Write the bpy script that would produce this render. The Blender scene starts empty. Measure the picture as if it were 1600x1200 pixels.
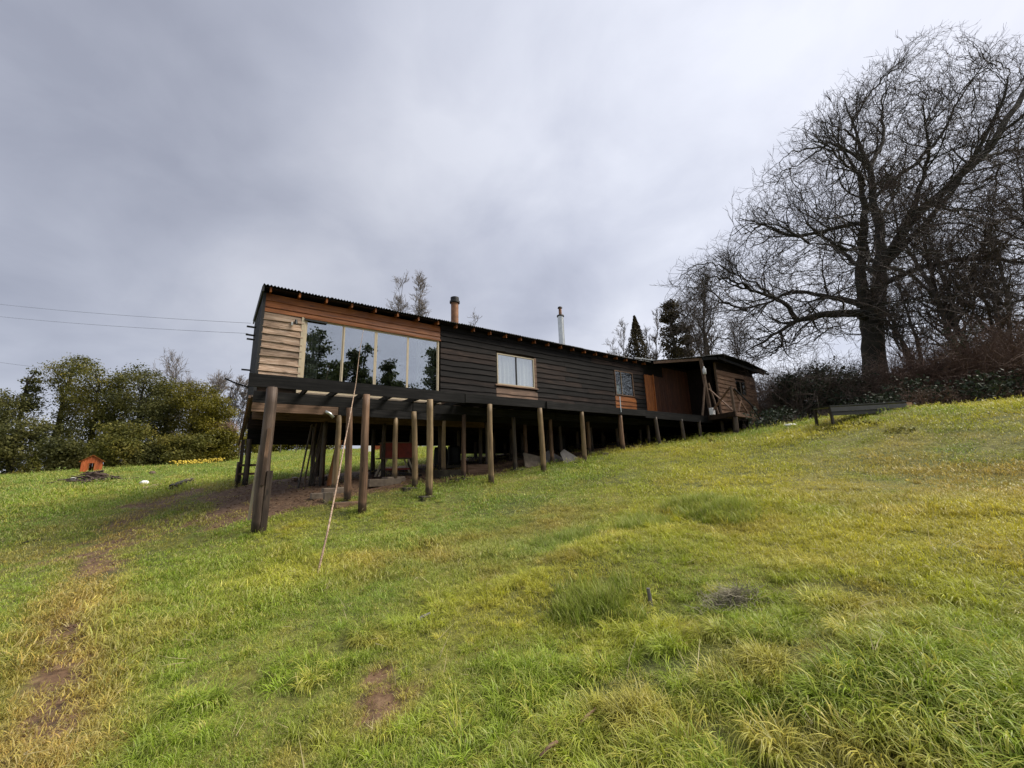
import bpy, math, random
import numpy as np
from mathutils import Vector, Matrix

# ------------------------------------------------------------------ camera
F = 625.0; PITCH = math.radians(11.86); ROLL = math.radians(-1.75); HEAD = math.radians(54.4)
scene = bpy.context.scene
cam_data = bpy.data.cameras.new('camera')
cam = bpy.data.objects.new('camera', cam_data)
scene.collection.objects.link(cam)
_fw = np.array([0, math.cos(PITCH), math.sin(PITCH)])
_u0 = np.array([0, -math.sin(PITCH), math.cos(PITCH)])
_x0 = np.array([1.0, 0, 0])
CX = math.cos(ROLL)*_x0 + math.sin(ROLL)*_u0
CU = -math.sin(ROLL)*_x0 + math.cos(ROLL)*_u0
m = Matrix(((CX[0], CU[0], -_fw[0], 0), (CX[1], CU[1], -_fw[1], 0), (CX[2], CU[2], -_fw[2], 0), (0, 0, 0, 1)))
cam.matrix_world = m
cam_data.sensor_width = 36.0
cam_data.lens = 36.0*F/1600.0
cam_data.clip_start = 0.05
cam_data.clip_end = 3000
scene.camera = cam

# ------------------------------------------------------------------ light
SUN_AZ = math.radians(88); SUN_EL = math.radians(50)
world = bpy.data.worlds.new('World'); scene.world = world
world.use_nodes = True
wn = world.node_tree.nodes; wl = world.node_tree.links
wn.clear()
wout = wn.new('ShaderNodeOutputWorld'); bg = wn.new('ShaderNodeBackground')
bg.inputs['Strength'].default_value = 0.1
wl.new(bg.outputs[0], wout.inputs[0])
sky = wn.new('ShaderNodeTexSky'); sky.sky_type = 'NISHITA'; sky.sun_disc = False
sky.sun_elevation = SUN_EL; sky.sun_rotation = SUN_AZ
sky.dust_density = 3.0
tc = wn.new('ShaderNodeTexCoord')
sep = wn.new('ShaderNodeSeparateXYZ'); wl.new(tc.outputs['Generated'], sep.inputs[0])
def wmath(op, a, b=None, c=None):
    n = wn.new('ShaderNodeMath'); n.operation = op
    for i, v in enumerate((a, b, c)):
        if v is None: continue
        if isinstance(v, (int, float)): n.inputs[i].default_value = v
        else: wl.new(v, n.inputs[i])
    return n.outputs[0]
zz = wmath('ADD', wmath('MAXIMUM', sep.outputs[2], 0.0), 0.42)
comb = wn.new('ShaderNodeCombineXYZ')
wl.new(wmath('DIVIDE', sep.outputs[0], zz), comb.inputs[0])
wl.new(wmath('DIVIDE', sep.outputs[1], zz), comb.inputs[1])
comb.inputs[2].default_value = 3.3
def wnoise(scale, detail, rough, dist):
    n = wn.new('ShaderNodeTexNoise'); n.inputs['Scale'].default_value = scale
    n.inputs['Detail'].default_value = detail; n.inputs['Roughness'].default_value = rough
    n.inputs['Distortion'].default_value = dist
    wl.new(comb.outputs[0], n.inputs['Vector']); return n.outputs[0]
big = wnoise(1.15, 4, 0.5, 0.3)
fine = wnoise(3.6, 6, 0.55, 0.3)
nz = wmath('ADD', wmath('MULTIPLY', big, 0.72), wmath('MULTIPLY', fine, 0.28))
# the thin, bright part of the overcast round the hidden sun
sd = (math.sin(SUN_AZ-0.45)*math.cos(0.75), math.cos(SUN_AZ-0.45)*math.cos(0.75), math.sin(0.75))
vd = wn.new('ShaderNodeVectorMath'); vd.operation = 'DOT_PRODUCT'
wl.new(tc.outputs['Generated'], vd.inputs[0]); vd.inputs[1].default_value = sd
glow = wn.new('ShaderNodeMapRange'); glow.interpolation_type = 'SMOOTHSTEP'
glow.inputs['From Min'].default_value = 0.25; glow.inputs['From Max'].default_value = 1.05
wl.new(vd.outputs['Value'], glow.inputs['Value'])
ramp = wn.new('ShaderNodeValToRGB')
wl.new(wmath('ADD', nz, wmath('MULTIPLY', glow.outputs[0], 0.10)), ramp.inputs[0])
cr = ramp.color_ramp
cr.elements[0].position = 0.39; cr.elements[0].color = (0.285, 0.300, 0.365, 1)
cr.elements[1].position = 0.66; cr.elements[1].color = (0.50, 0.515, 0.575, 1)
e = cr.elements.new(0.5); e.color = (0.365, 0.382, 0.450, 1)
mulv = wn.new('ShaderNodeVectorMath'); mulv.operation = 'SCALE'
wl.new(ramp.outputs[0], mulv.inputs[0])
hz = wn.new('ShaderNodeMapRange'); hz.inputs['From Min'].default_value = 0.0; hz.inputs['From Max'].default_value = 0.30
hz.inputs['To Min'].default_value = 0.24; hz.inputs['To Max'].default_value = 0.0
wl.new(sep.outputs[2], hz.inputs['Value'])
SKYGAIN = 3.75
wl.new(wmath('MULTIPLY', wmath('ADD', wmath('ADD', 1.0, wmath('MULTIPLY', glow.outputs[0], 0.42)), hz.outputs[0]), SKYGAIN), mulv.inputs['Scale'])
mixc = wn.new('ShaderNodeMix'); mixc.data_type = 'RGBA'; mixc.inputs[0].default_value = 0.95
wl.new(sky.outputs[0], mixc.inputs[6]); wl.new(mulv.outputs[0], mixc.inputs[7])
wl.new(mixc.outputs[2], bg.inputs['Color'])

sun_d = bpy.data.lights.new('sun', 'SUN'); sun_d.energy = 1.5; sun_d.angle = math.radians(30)
sun_d.color = (1.0, 0.93, 0.82)
sun = bpy.data.objects.new('sun', sun_d); scene.collection.objects.link(sun)
sv = Vector((math.sin(SUN_AZ)*math.cos(SUN_EL), math.cos(SUN_AZ)*math.cos(SUN_EL), math.sin(SUN_EL)))
sun.rotation_euler = sv.to_track_quat('Z', 'Y').to_euler()

scene.view_settings.view_transform = 'Standard'; scene.view_settings.look = 'None'
scene.view_settings.gamma = 1.0; scene.view_settings.use_curve_mapping = False
scene.view_settings.exposure = 1.72
scene.render.engine = 'CYCLES'
scene.cycles.max_bounces = 8; scene.cycles.transparent_max_bounces = 12

# ------------------------------------------------------------------ helpers
EU = np.array([math.sin(HEAD), math.cos(HEAD), 0.0])     # along the house, away from the camera
EV = np.array([-math.cos(HEAD), math.sin(HEAD), 0.0])    # across the house, away from the camera
HROT = math.atan2(EU[1], EU[0])
U0, V0 = 0.5, 12.25                                       # near front corner of the house
def W(u, v, z=0.0): 
    p = EU*u + EV*v; return Vector((p[0], p[1], z))
def ray(px, py): return _fw + CX*(px-800)/F - CU*(py-600)/F
def gp(px, py, Y):                                        # point seen there at forward distance Y
    d = ray(px, py); return d*(Y/d[1])

def tag(o, label=None, cat=None, group=None, kind=None):
    if label: o['label'] = label
    if cat: o['category'] = cat
    if group: o['group'] = group
    if kind: o['kind'] = kind
    return o
def empty(name, loc=(0, 0, 0), rz=0.0):
    o = bpy.data.objects.new(name, None); scene.collection.objects.link(o)
    o.location = loc; o.rotation_euler = (0, 0, rz); o.empty_display_size = 0.2
    return o
def mesh_obj(name, me, mat, parent=None, loc=(0, 0, 0), rot=(0, 0, 0)):
    o = bpy.data.objects.new(name, me); scene.collection.objects.link(o)
    if mat and not me.materials: me.materials.append(mat)
    o.location = loc; o.rotation_euler = rot
    if parent: o.parent = parent
    return o
def np_mesh(name, V, faces, smooth=False):
    """V (n,3); faces (m,k) with constant k"""
    V = np.asarray(V, dtype=np.float32); Fc = np.asarray(faces, dtype=np.int32)
    me = bpy.data.meshes.new(name)
    me.vertices.add(len(V)); me.vertices.foreach_set('co', V.ravel())
    k = Fc.shape[1]
    me.loops.add(Fc.size); me.loops.foreach_set('vertex_index', Fc.ravel())
    me.polygons.add(len(Fc)); me.polygons.foreach_set('loop_start', np.arange(0, Fc.size, k, dtype=np.int32))
    if smooth: me.polygons.foreach_set('use_smooth', np.ones(len(Fc), dtype=bool))
    me.update(calc_edges=True); me.validate()
    return me
class MB:
    def __init__(s): s.v = []; s.f = []
    def quadbox(s, P):          # 8 corners, bottom ring then top ring
        n = len(s.v); s.v += [tuple(p) for p in P]
        s.f += [(n+3, n+2, n+1, n), (n+4, n+5, n+6, n+7), (n, n+1, n+5, n+4), (n+1, n+2, n+6, n+5), (n+2, n+3, n+7, n+6), (n+3, n, n+4, n+7)]
        return s
    def box(s, a, b):
        (x0, y0, z0), (x1, y1, z1) = a, b
        s.quadbox([(x0, y0, z0), (x1, y0, z0), (x1, y1, z0), (x0, y1, z0), (x0, y0, z1), (x1, y0, z1), (x1, y1, z1), (x0, y1, z1)]); return s
    def bar(s, p, q, w, h, up=(0, 0, 1)):   # beam from p to q, w wide, h high
        p = Vector(p); q = Vector(q); d = (q-p).normalized(); sx = d.cross(Vector(up))
        if sx.length < 1e-4: sx = d.cross(Vector((1, 0, 0)))
        sx.normalize(); uz = sx.cross(d).normalized()
        a = sx*w/2; b = uz*h/2
        s.quadbox([p-a-b, p+a-b, q+a-b, q-a-b, p-a+b, p+a+b, q+a+b, q-a+b]); return s
    def tube(s, pts, rad, k=8, caps=True, ecc=None):
        pts = [Vector(p) for p in pts]; n0 = len(s.v)
        for i, p in enumerate(pts):
            d = (pts[min(i+1, len(pts)-1)]-pts[max(i-1, 0)]).normalized()
            ax = d.cross(Vector((0.13, 1, 0.07))).normalized(); ay = d.cross(ax)
            r = rad[i] if hasattr(rad, '__len__') else rad
            for j in range(k):
                t = 2*math.pi*j/k; rr = r*(ecc(i, j) if ecc else 1)
                s.v.append(tuple(p+ax*math.cos(t)*rr+ay*math.sin(t)*rr))
        for i in range(len(pts)-1):
            for j in range(k):
                a = n0+i*k+j; b = n0+i*k+(j+1) % k
                s.f.append((a, b, b+k, a+k))
        if caps:
            s.f.append(tuple(n0+j for j in range(k))[::-1]); s.f.append(tuple(n0+(len(pts)-1)*k+j for j in range(k)))
        return s
    def mesh(s, name, smooth=False):
        me = bpy.data.meshes.new(name); me.from_pydata(s.v, [], s.f); me.update()
        if smooth: me.polygons.foreach_set('use_smooth', [True]*len(me.polygons))
        return me
    def build(s, name, mat, parent=None, loc=(0, 0, 0), rot=(0, 0, 0), smooth=False):
        return mesh_obj(name, s.mesh(name, smooth), mat, parent, loc, rot)
def copy_tree(o, parent=None):
    c = o.copy(); scene.collection.objects.link(c); c.parent = parent
    for ch in list(o.children): copy_tree(ch, c)
    return c
def bevel(o, w=0.006, seg=1):
    b = o.modifiers.new('bevel', 'BEVEL'); b.width = w; b.segments = seg; b.limit_method = 'ANGLE'; return o

# ---- vectorised value noise
def _hash(ix, iy, seed):
    n = (ix.astype(np.int64)*374761393 + iy.astype(np.int64)*668265263 + seed*1442695041) & 0xffffffff
    n = ((n ^ (n >> 13))*1274126177) & 0xffffffff
    return ((n ^ (n >> 16)) & 0xffff)/65535.0
def vnoise(x, y, sc, seed=0):
    x = np.asarray(x, float)/sc; y = np.asarray(y, float)/sc
    ix = np.floor(x); iy = np.floor(y); fx = x-ix; fy = y-iy
    fx = fx*fx*(3-2*fx); fy = fy*fy*(3-2*fy)
    a = _hash(ix, iy, seed); b = _hash(ix+1, iy, seed); c = _hash(ix, iy+1, seed); d = _hash(ix+1, iy+1, seed)
    return (a*(1-fx)+b*fx)*(1-fy)+(c*(1-fx)+d*fx)*fy
def fbm(x, y, sc, seed=0, o=3):
    s = 0; a = 1; t = 0
    for i in range(o):
        s = s+a*vnoise(x, y, sc/2**i, seed+i*17); t += a; a *= 0.5
    return s/t

# ---- materials
def new_mat(name):
    mt = bpy.data.materials.new(name); mt.use_nodes = True
    nt = mt.node_tree; b = nt.nodes['Principled BSDF']
    return mt, nt, nt.nodes, nt.links, b
def ramp_node(nodes, stops):
    r = nodes.new('ShaderNodeValToRGB'); el = r.color_ramp.elements
    el[0].position = stops[0][0]; el[0].color = (*stops[0][1], 1)
    el[1].position = stops[-1][0]; el[1].color = (*stops[-1][1], 1)
    for p, c in stops[1:-1]:
        q = el.new(p); q.color = (*c, 1)
    return r
def plain(name, col, rough=0.6, metal=0.0, noise=0.25, scale=8, bump=0.1):
    mt, nt, N, L, b = new_mat(name)
    t = N.new('ShaderNodeTexCoord'); n = N.new('ShaderNodeTexNoise'); n.inputs['Scale'].default_value = scale; n.inputs['Detail'].default_value = 6
    L.new(t.outputs['Object'], n.inputs['Vector'])
    lo = tuple(c*(1-noise) for c in col); hi = tuple(min(1, c*(1+noise)) for c in col)
    r = ramp_node(N, [(0.3, lo), (0.7, hi)]); L.new(n.outputs[0], r.inputs[0]); L.new(r.outputs[0], b.inputs['Base Color'])
    b.inputs['Roughness'].default_value = rough; b.inputs['Metallic'].default_value = metal
    if bump:
        bp = N.new('ShaderNodeBump'); bp.inputs['Strength'].default_value = bump; bp.inputs['Distance'].default_value = 0.02
        L.new(n.outputs[0], bp.inputs['Height']); L.new(bp.outputs[0], b.inputs['Normal'])
    return mt
def wood(name, cols, rough=0.7, axis=0, grain=1.0, vary=0.35, bump=0.5, knots=True):
    """cols = dark, mid, light; grain runs along the object's axis; every piece gets its own offset and tone"""
    mt, nt, N, L, b = new_mat(name)
    t = N.new('ShaderNodeTexCoord'); oi = N.new('ShaderNodeObjectInfo')
    mu = N.new('ShaderNodeMath'); mu.operation = 'MULTIPLY'; mu.inputs[1].default_value = 57.0; L.new(oi.outputs['Random'], mu.inputs[0])
    ad = N.new('ShaderNodeVectorMath'); ad.operation = 'ADD'; L.new(t.outputs['Object'], ad.inputs[0]); L.new(mu.outputs[0], ad.inputs[1])
    mp = N.new('ShaderNodeMapping'); s = [16*grain]*3; s[axis] = 0.9*grain; mp.inputs['Scale'].default_value = s; L.new(ad.outputs[0], mp.inputs['Vector'])
    n = N.new('ShaderNodeTexNoise'); n.inputs['Scale'].default_value = 1.6; n.inputs['Detail'].default_value = 8; n.inputs['Roughness'].default_value = 0.65; n.inputs['Distortion'].default_value = 0.6
    L.new(mp.outputs[0], n.inputs['Vector'])
    r = ramp_node(N, [(0.32, cols[0]), (0.5, cols[1]), (0.68, cols[2])]); L.new(n.outputs[0], r.inputs[0])
    n2 = N.new('ShaderNodeTexNoise'); n2.inputs['Scale'].default_value = 1.7; n2.inputs['Detail'].default_value = 4; L.new(ad.outputs[0], n2.inputs['Vector'])
    mr = N.new('ShaderNodeMapRange'); mr.inputs['From Min'].default_value = 0.3; mr.inputs['From Max'].default_value = 0.7
    mr.inputs['To Min'].default_value = 1-vary; mr.inputs['To Max'].default_value = 1+vary; L.new(n2.outputs[0], mr.inputs['Value'])
    mr2 = N.new('ShaderNodeMapRange'); mr2.inputs['To Min'].default_value = 1-vary*0.8; mr2.inputs['To Max'].default_value = 1+vary*0.8; L.new(oi.outputs['Random'], mr2.inputs['Value'])
    m1 = N.new('ShaderNodeMath'); m1.operation = 'MULTIPLY'; L.new(mr.outputs[0], m1.inputs[0]); L.new(mr2.outputs[0], m1.inputs[1])
    sc = N.new('ShaderNodeVectorMath'); sc.operation = 'SCALE'; L.new(r.outputs[0], sc.inputs[0]); L.new(m1.outputs[0], sc.inputs['Scale'])
    out = sc.outputs[0]
    if knots:
        vo = N.new('ShaderNodeTexVoronoi'); vo.inputs['Scale'].default_value = 1.0
        mk = N.new('ShaderNodeMapping'); k = [5.0]*3; k[axis] = 1.7; mk.inputs['Scale'].default_value = k; L.new(ad.outputs[0], mk.inputs['Vector']); L.new(mk.outputs[0], vo.inputs['Vector'])
        kr = N.new('ShaderNodeMapRange'); kr.inputs['From Min'].default_value = 0.06; kr.inputs['From Max'].default_value = 0.16; kr.inputs['To Min'].default_value = 0.75; kr.inputs['To Max'].default_value = 0.0
        L.new(vo.outputs['Distance'], kr.inputs['Value'])
        mx = N.new('ShaderNodeMix'); mx.data_type = 'RGBA'; L.new(kr.outputs[0], mx.inputs[0]); L.new(out, mx.inputs[6]); mx.inputs[7].default_value = (*[c*0.5 for c in cols[0]], 1)
        out = mx.outputs[2]
    L.new(out, b.inputs['Base Color']); b.inputs['Roughness'].default_value = rough; b.inputs['Specular IOR Level'].default_value = 0.18 if max(cols[1]) < 0.05 else 0.4
    bp = N.new('ShaderNodeBump'); bp.inputs['Strength'].default_value = bump; bp.inputs['Distance'].default_value = 0.01
    L.new(n.outputs[0], bp.inputs['Height']); L.new(bp.outputs[0], b.inputs['Normal'])
    return mt
M = {}
M['natural'] = wood('weathered_wood', [(0.11, 0.065, 0.04), (0.35, 0.24, 0.165), (0.52, 0.41, 0.32)], 0.8, 0, 1.2, 0.36, 0.9)
M['amber'] = wood('oiled_wood', [(0.10, 0.027, 0.004), (0.25, 0.075, 0.010), (0.36, 0.125, 0.020)], 0.5, 0, 1, 0.2)
M['amber_v'] = wood('oiled_board', [(0.17, 0.05, 0.014), (0.33, 0.105, 0.026), (0.44, 0.16, 0.045)], 0.45, 2, 1, 0.2)
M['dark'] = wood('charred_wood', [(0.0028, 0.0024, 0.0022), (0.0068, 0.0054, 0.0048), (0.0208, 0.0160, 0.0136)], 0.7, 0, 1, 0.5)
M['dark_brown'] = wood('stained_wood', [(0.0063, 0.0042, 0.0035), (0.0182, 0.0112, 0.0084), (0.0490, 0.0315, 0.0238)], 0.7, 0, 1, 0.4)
M['beam'] = wood('grey_black_beam_wood', [(0.004, 0.004, 0.004), (0.010, 0.0095, 0.0095), (0.026, 0.024, 0.023)], 0.75, 0, 0.8, 0.4, knots=False)
M['under'] = wood('rough_sawn_wood', [(0.010, 0.007, 0.005), (0.024, 0.015, 0.010), (0.05, 0.032, 0.021)], 0.8, 0, 0.8, 0.4)
M['amber_dark'] = wood('oiled_board_painted_shade', [(0.03, 0.012, 0.006), (0.075, 0.026, 0.010), (0.12, 0.045, 0.018)], 0.6, 2, 1, 0.2)  # the oiled boards again, with the porch roof's shade put into their colour
M['cabin'] = wood('cabin_board', [(0.14, 0.075, 0.042), (0.30, 0.17, 0.10), (0.44, 0.28, 0.18)], 0.75, 0, 1, 0.25)
M['warm'] = wood('brown_sawn_wood', [(0.08, 0.045, 0.026), (0.17, 0.10, 0.062), (0.27, 0.17, 0.11)], 0.7, 0, 1, 0.3)
M['warm_v'] = wood('brown_post_wood', [(0.06, 0.038, 0.024), (0.14, 0.09, 0.058), (0.24, 0.165, 0.11)], 0.7, 2, 1, 0.3)
M['black'] = plain('black_trim', (0.007, 0.0075, 0.007), 0.6, 0, 0.4, 4)
M['roof'] = plain('weathered_roofing', (0.016, 0.017, 0.015), 0.55, 0.4, 0.5, 3)
M['cream'] = plain('cream_frame', (0.50, 0.42, 0.29), 0.45, 0, 0.08, 10, 0)
M['white'] = plain('white_plastic', (0.75, 0.75, 0.73), 0.5, 0, 0.06, 6, 0)
M['concrete'] = plain('mossy_concrete', (0.045, 0.038, 0.024), 0.9, 0, 0.5, 7, 0.6)
M['pale_concrete'] = plain('pale_concrete', (0.19, 0.15, 0.11), 0.9, 0, 0.3, 7, 0.5)
M['curtain'] = plain('curtain_cloth', (0.55, 0.53, 0.48), 0.9, 0, 0.1, 5, 0)
M['steel'] = plain('galvanised_steel', (0.60, 0.62, 0.60), 0.35, 0.75, 0.12, 5, 0.05)
M['rust'] = plain('rusty_steel', (0.26, 0.13, 0.07), 0.7, 0.3, 0.45, 5, 0.3)
# logs: bark-stripped, brown with green-yellow film, dark and wet at the foot
def log_mat(name, cols, foot=True):
    mt = wood(name, cols, 0.65, 2, 0.55, 0.3, 0.7)
    nt = mt.node_tree; N = nt.nodes; L = nt.links; b = N['Principled BSDF']
    src = b.inputs['Base Color'].links[0].from_socket
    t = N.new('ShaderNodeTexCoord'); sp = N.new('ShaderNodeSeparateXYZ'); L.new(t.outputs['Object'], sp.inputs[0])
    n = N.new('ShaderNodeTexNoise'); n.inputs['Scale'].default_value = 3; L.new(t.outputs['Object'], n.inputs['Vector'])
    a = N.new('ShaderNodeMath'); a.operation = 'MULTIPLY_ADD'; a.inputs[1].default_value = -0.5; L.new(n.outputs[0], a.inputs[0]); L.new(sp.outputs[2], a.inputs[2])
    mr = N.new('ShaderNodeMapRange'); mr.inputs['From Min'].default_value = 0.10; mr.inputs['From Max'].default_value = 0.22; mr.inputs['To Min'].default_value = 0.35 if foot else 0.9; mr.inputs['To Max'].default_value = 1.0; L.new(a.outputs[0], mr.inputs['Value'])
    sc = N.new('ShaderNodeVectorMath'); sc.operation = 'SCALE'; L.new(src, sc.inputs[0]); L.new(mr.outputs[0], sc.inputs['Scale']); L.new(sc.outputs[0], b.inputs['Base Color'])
    return mt
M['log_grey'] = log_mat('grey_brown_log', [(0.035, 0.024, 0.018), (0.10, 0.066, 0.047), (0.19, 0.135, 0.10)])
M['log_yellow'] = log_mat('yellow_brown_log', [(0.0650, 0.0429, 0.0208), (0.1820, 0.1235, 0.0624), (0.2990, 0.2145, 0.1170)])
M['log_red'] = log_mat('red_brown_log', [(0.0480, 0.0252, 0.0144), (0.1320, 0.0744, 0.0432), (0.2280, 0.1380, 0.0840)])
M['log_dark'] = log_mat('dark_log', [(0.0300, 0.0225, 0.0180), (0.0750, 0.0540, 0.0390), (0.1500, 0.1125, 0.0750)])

def glass_mat(name, refl, tint):
    mt, nt, N, L, b = new_mat(name); N.remove(b)
    o = N['Material Output']; g = N.new('ShaderNodeBsdfGlossy'); g.inputs['Roughness'].default_value = 0.0; g.inputs['Color'].default_value = (0.93, 0.95, 0.97, 1)
    tr = N.new('ShaderNodeBsdfTransparent'); tr.inputs['Color'].default_value = (*tint, 1)
    mx = N.new('ShaderNodeMixShader'); mx.inputs[0].default_value = refl
    t = N.new('ShaderNodeTexCoord'); n = N.new('ShaderNodeTexNoise'); n.inputs['Scale'].default_value = 0.9; L.new(t.outputs['Object'], n.inputs['Vector'])
    bp = N.new('ShaderNodeBump'); bp.inputs['Strength'].default_value = 0.02; bp.inputs['Distance'].default_value = 0.02; L.new(n.outputs[0], bp.inputs['Height']); L.new(bp.outputs[0], g.inputs['Normal'])
    L.new(tr.outputs[0], mx.inputs[1]); L.new(g.outputs[0], mx.inputs[2]); L.new(mx.outputs[0], o.inputs['Surface'])
    return mt
M['glass'] = glass_mat('coated_window_glass', 0.50, (0.75, 0.8, 0.78))
M['glass_dim'] = glass_mat('dim_window_glass', 0.10, (0.7, 0.75, 0.72))
M['glass_clear'] = glass_mat('window_glass', 0.35, (0.9, 0.92, 0.9))

# ------------------------------------------------------------------ terrain
_ctrl = []
def C(x, y, z): _ctrl.append((x, y, z))
for u, v, z in ((0.7, 10.25, -1.2), (2.8, 10.25, -1.04), (4.52, 10.25, -0.76), (6.47, 10.25, -0.45), (8.44, 10.25, -0.21), (10.38, 10.25, 0.13),
                (12.49, 10.25, 0.5), (14.75, 10.25, 0.66), (16.65, 10.25, 0.82), (18.26, 10.0, 1.0),
                (2.66, 11.25, -0.72), (4.45, 11.25, -0.40), (8.07, 11.25, -0.10), (11.7, 11.25, 0.38), (15.56, 11.25, 0.86),
                (2.59, 12.25, -0.52), (4.27, 12.25, -0.36), (9.3, 12.25, 0.12), (0.56, 17.4, -0.30), (6, 17.4, 0.1), (12, 17.4, 0.7), (18, 17.4, 1.25),
                (18.4, 8.6, 1.1), (21.0, 8.8, 1.2), (24.5, 10.5, 1.62)):
    p = W(u, v); C(p.x, p.y, z)
C(0, 0, -1.55); C(-2, 3, -1.72); C(2, 3, -1.30); C(4, 1, -1.05); C(-4, 4, -1.68); C(6.5, 4.0, -0.55); C(0, -5, -1.9)
for px, py, Y in ((0, 745, 30), (142, 737, 26), (300, 727, 32), (380, 716, 42), (440, 706, 50), (223, 758, 20), (60, 790, 14), (40, 870, 9.5)):
    p = gp(px, py, Y); C(*p)
for px, py, Y in ((1340, 650, 12.6), (1195, 684, 18.5), (1600, 627, 11.2), (1470, 640, 11.6), (1590, 760, 7.0), (1400, 720, 9.0)):
    p = gp(px, py, Y); C(*p)
for a in ((22, 26, 2.1), (27, 18, 2.0), (16, 32, 2.2), (30, 35, 2.6), (-60, 30, 0.0), (-40, 60, 2.2), (0, 80, 4.6), (50, 60, 5.0), (80, 0, 6), (60, -60, 3), (0, -60, -4), (-60, -40, -4.5), (-30, 0, -2.4), (0, -20, -2.6), (20, -15, 0.2)):
    C(*a)
_ctrl = np.array(_ctrl)
def _K(d): return d   # biharmonic-like kernel, gentle between the points
_A = np.hypot(_ctrl[:, None, 0]-_ctrl[None, :, 0], _ctrl[:, None, 1]-_ctrl[None, :, 1])
_sm = 0.25
def _ker(r): return np.sqrt(r*r+2.0)
_n = len(_ctrl); _Q = np.zeros((_n+3, _n+3)); _Q[:_n, :_n] = _ker(_A)-_sm*np.eye(_n)
_Q[:_n, _n] = 1; _Q[:_n, _n+1:] = _ctrl[:, :2]; _Q[_n, :_n] = 1; _Q[_n+1:, :_n] = _ctrl[:, :2].T
_w = np.linalg.solve(_Q, np.concatenate([_ctrl[:, 2], [0, 0, 0]]))
HUMPS = []
def gz_base(x, y):
    x = np.asarray(x, float); y = np.asarray(y, float); sh = x.shape; x = x.ravel(); y = y.ravel()
    out = np.empty(len(x))
    for i in range(0, len(x), 20000):
        xs = x[i:i+20000]; ys = y[i:i+20000]
        r = np.hypot(xs[:, None]-_ctrl[None, :, 0], ys[:, None]-_ctrl[None, :, 1])
        out[i:i+20000] = _ker(r)@_w[:_n]+_w[_n]+_w[_n+1]*xs+_w[_n+2]*ys
    return out.reshape(sh)
def gz(x, y):
    z = gz_base(x, y); x = np.asarray(x, float); y = np.asarray(y, float); d = np.hypot(x, y)
    f = np.clip((140-d)/40, 0, 1); z = z*f+(1-f)*np.clip(z, -6, 8)
    z = z+(fbm(x, y, 1.3, 3, 2)-0.5)*0.13+(fbm(x, y, 0.36, 9, 2)-0.5)*0.075*np.clip((16-d)/6, 0, 1)
    for hx, hy, r, h in HUMPS: z = z+h*np.exp(-((x-hx)**2+(y-hy)**2)/r**2)
    return z
def gz1(x, y): return float(gz(np.array([x]), np.array([y]))[0])
def at(px, py, n=400, far=90.0):
    """where the sight line through that pixel meets the ground"""
    d = ray(px, py); t = np.geomspace(1.2, far, n); P = d[None]*t[:, None]
    h = P[:, 2]-gz(P[:, 0], P[:, 1]); k = np.argmax(h < 0)
    if h[k] >= 0: k = n-1
    a, b = t[max(k-1, 0)], t[k]
    tt = a+(b-a)*(h[max(k-1, 0)]/(h[max(k-1, 0)]-h[k]+1e-9)) if k else a
    p = d*tt; return Vector((p[0], p[1], gz1(p[0], p[1])))
for px, py, r, h in ((950, 900, 0.9, 0.20), (1120, 810, 1.0, 0.20), (1020, 850, 0.9, 0.13), (1300, 900, 1.2, 0.10), (1450, 1060, .6, .10), (760, 960, 0.5, 0.05), (1300, 1090, .7, .07)):
    p = at(px, py); HUMPS.append((p.x, p.y, r, h))
# ---- ground sheet
def seg_dist(x, y, pts):
    best = np.full(x.shape, 1e9)
    for (ax, ay), (bx, by) in zip(pts[:-1], pts[1:]):
        dx, dy = bx-ax, by-ay; t = np.clip(((x-ax)*dx+(y-ay)*dy)/(dx*dx+dy*dy+1e-9), 0, 1)
        best = np.minimum(best, np.hypot(x-ax-t*dx, y-ay-t*dy))
    return best
PATH = [tuple(at(*p)[:2]) for p in ((330, 760), (262, 785), (205, 812), (165, 850), (150, 895), (128, 940), (95, 1000), (112, 1060), (80, 1130), (45, 1198))]
PATCH = [(tuple(at(px, py)[:2]), r) for px, py, r in ((600, 1085, 0.24), (592, 1118, 0.17), (150, 893, 0.42), (112, 1052, 0.18), (660, 862, 0.10), (65, 1002, 0.22), (585, 1060, .2), (300, 770, .8), (250, 785, .7))]
def to_uv(x, y): return x*EU[0]+y*EU[1], x*EV[0]+y*EV[1]
def dirt_mask(x, y):
    d = np.zeros(np.shape(x))
    n = fbm(x, y, 0.5, 21, 3); n2 = fbm(x, y, 1.7, 5, 2)
    sd = seg_dist(x, y, PATH)
    d = np.maximum(d, np.clip(1.2-sd/0.36, 0, 1)*np.clip((n-0.27)*4, 0, 1)*np.clip((n2-0.1)*2.5, 0.35, 1)*0.8)
    for (px, py), r in PATCH:
        d = np.maximum(d, np.clip(1.5-np.hypot(x-px, y-py)/r-(n-0.5)*2.5, 0, 1))
    u, v = to_uv(x, y)
    e = (n2-0.5)*1.2+(n-0.5)*0.6
    hs = np.clip((v-11.35+e+np.clip(u-9, 0, 10)*0.15)/0.35, 0, 1)*np.clip((18.4-v+e)/0.6, 0, 1)*np.clip((u+0.2+e*2)/0.8, 0, 1)*np.clip((21.5-u)/1, 0, 1)
    d = np.maximum(d, hs)
    # trodden ground leading off to the left of the house
    sk = np.clip((u+5.5+e*3)/4, 0, 1)*np.clip((1.2-u)/1, 0, 1)*np.clip((v-11.6+e)/1, 0, 1)*np.clip((17.3-v+e)/1.5, 0, 1)
    d = np.maximum(d, sk*0.75*np.clip((n-0.3)*4, 0, 1))
    return d
def _axis(n, near, far):
    t = np.linspace(-1, 1, n); k = 6.2
    return np.sinh(t*k)/np.sinh(k)*far
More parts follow.
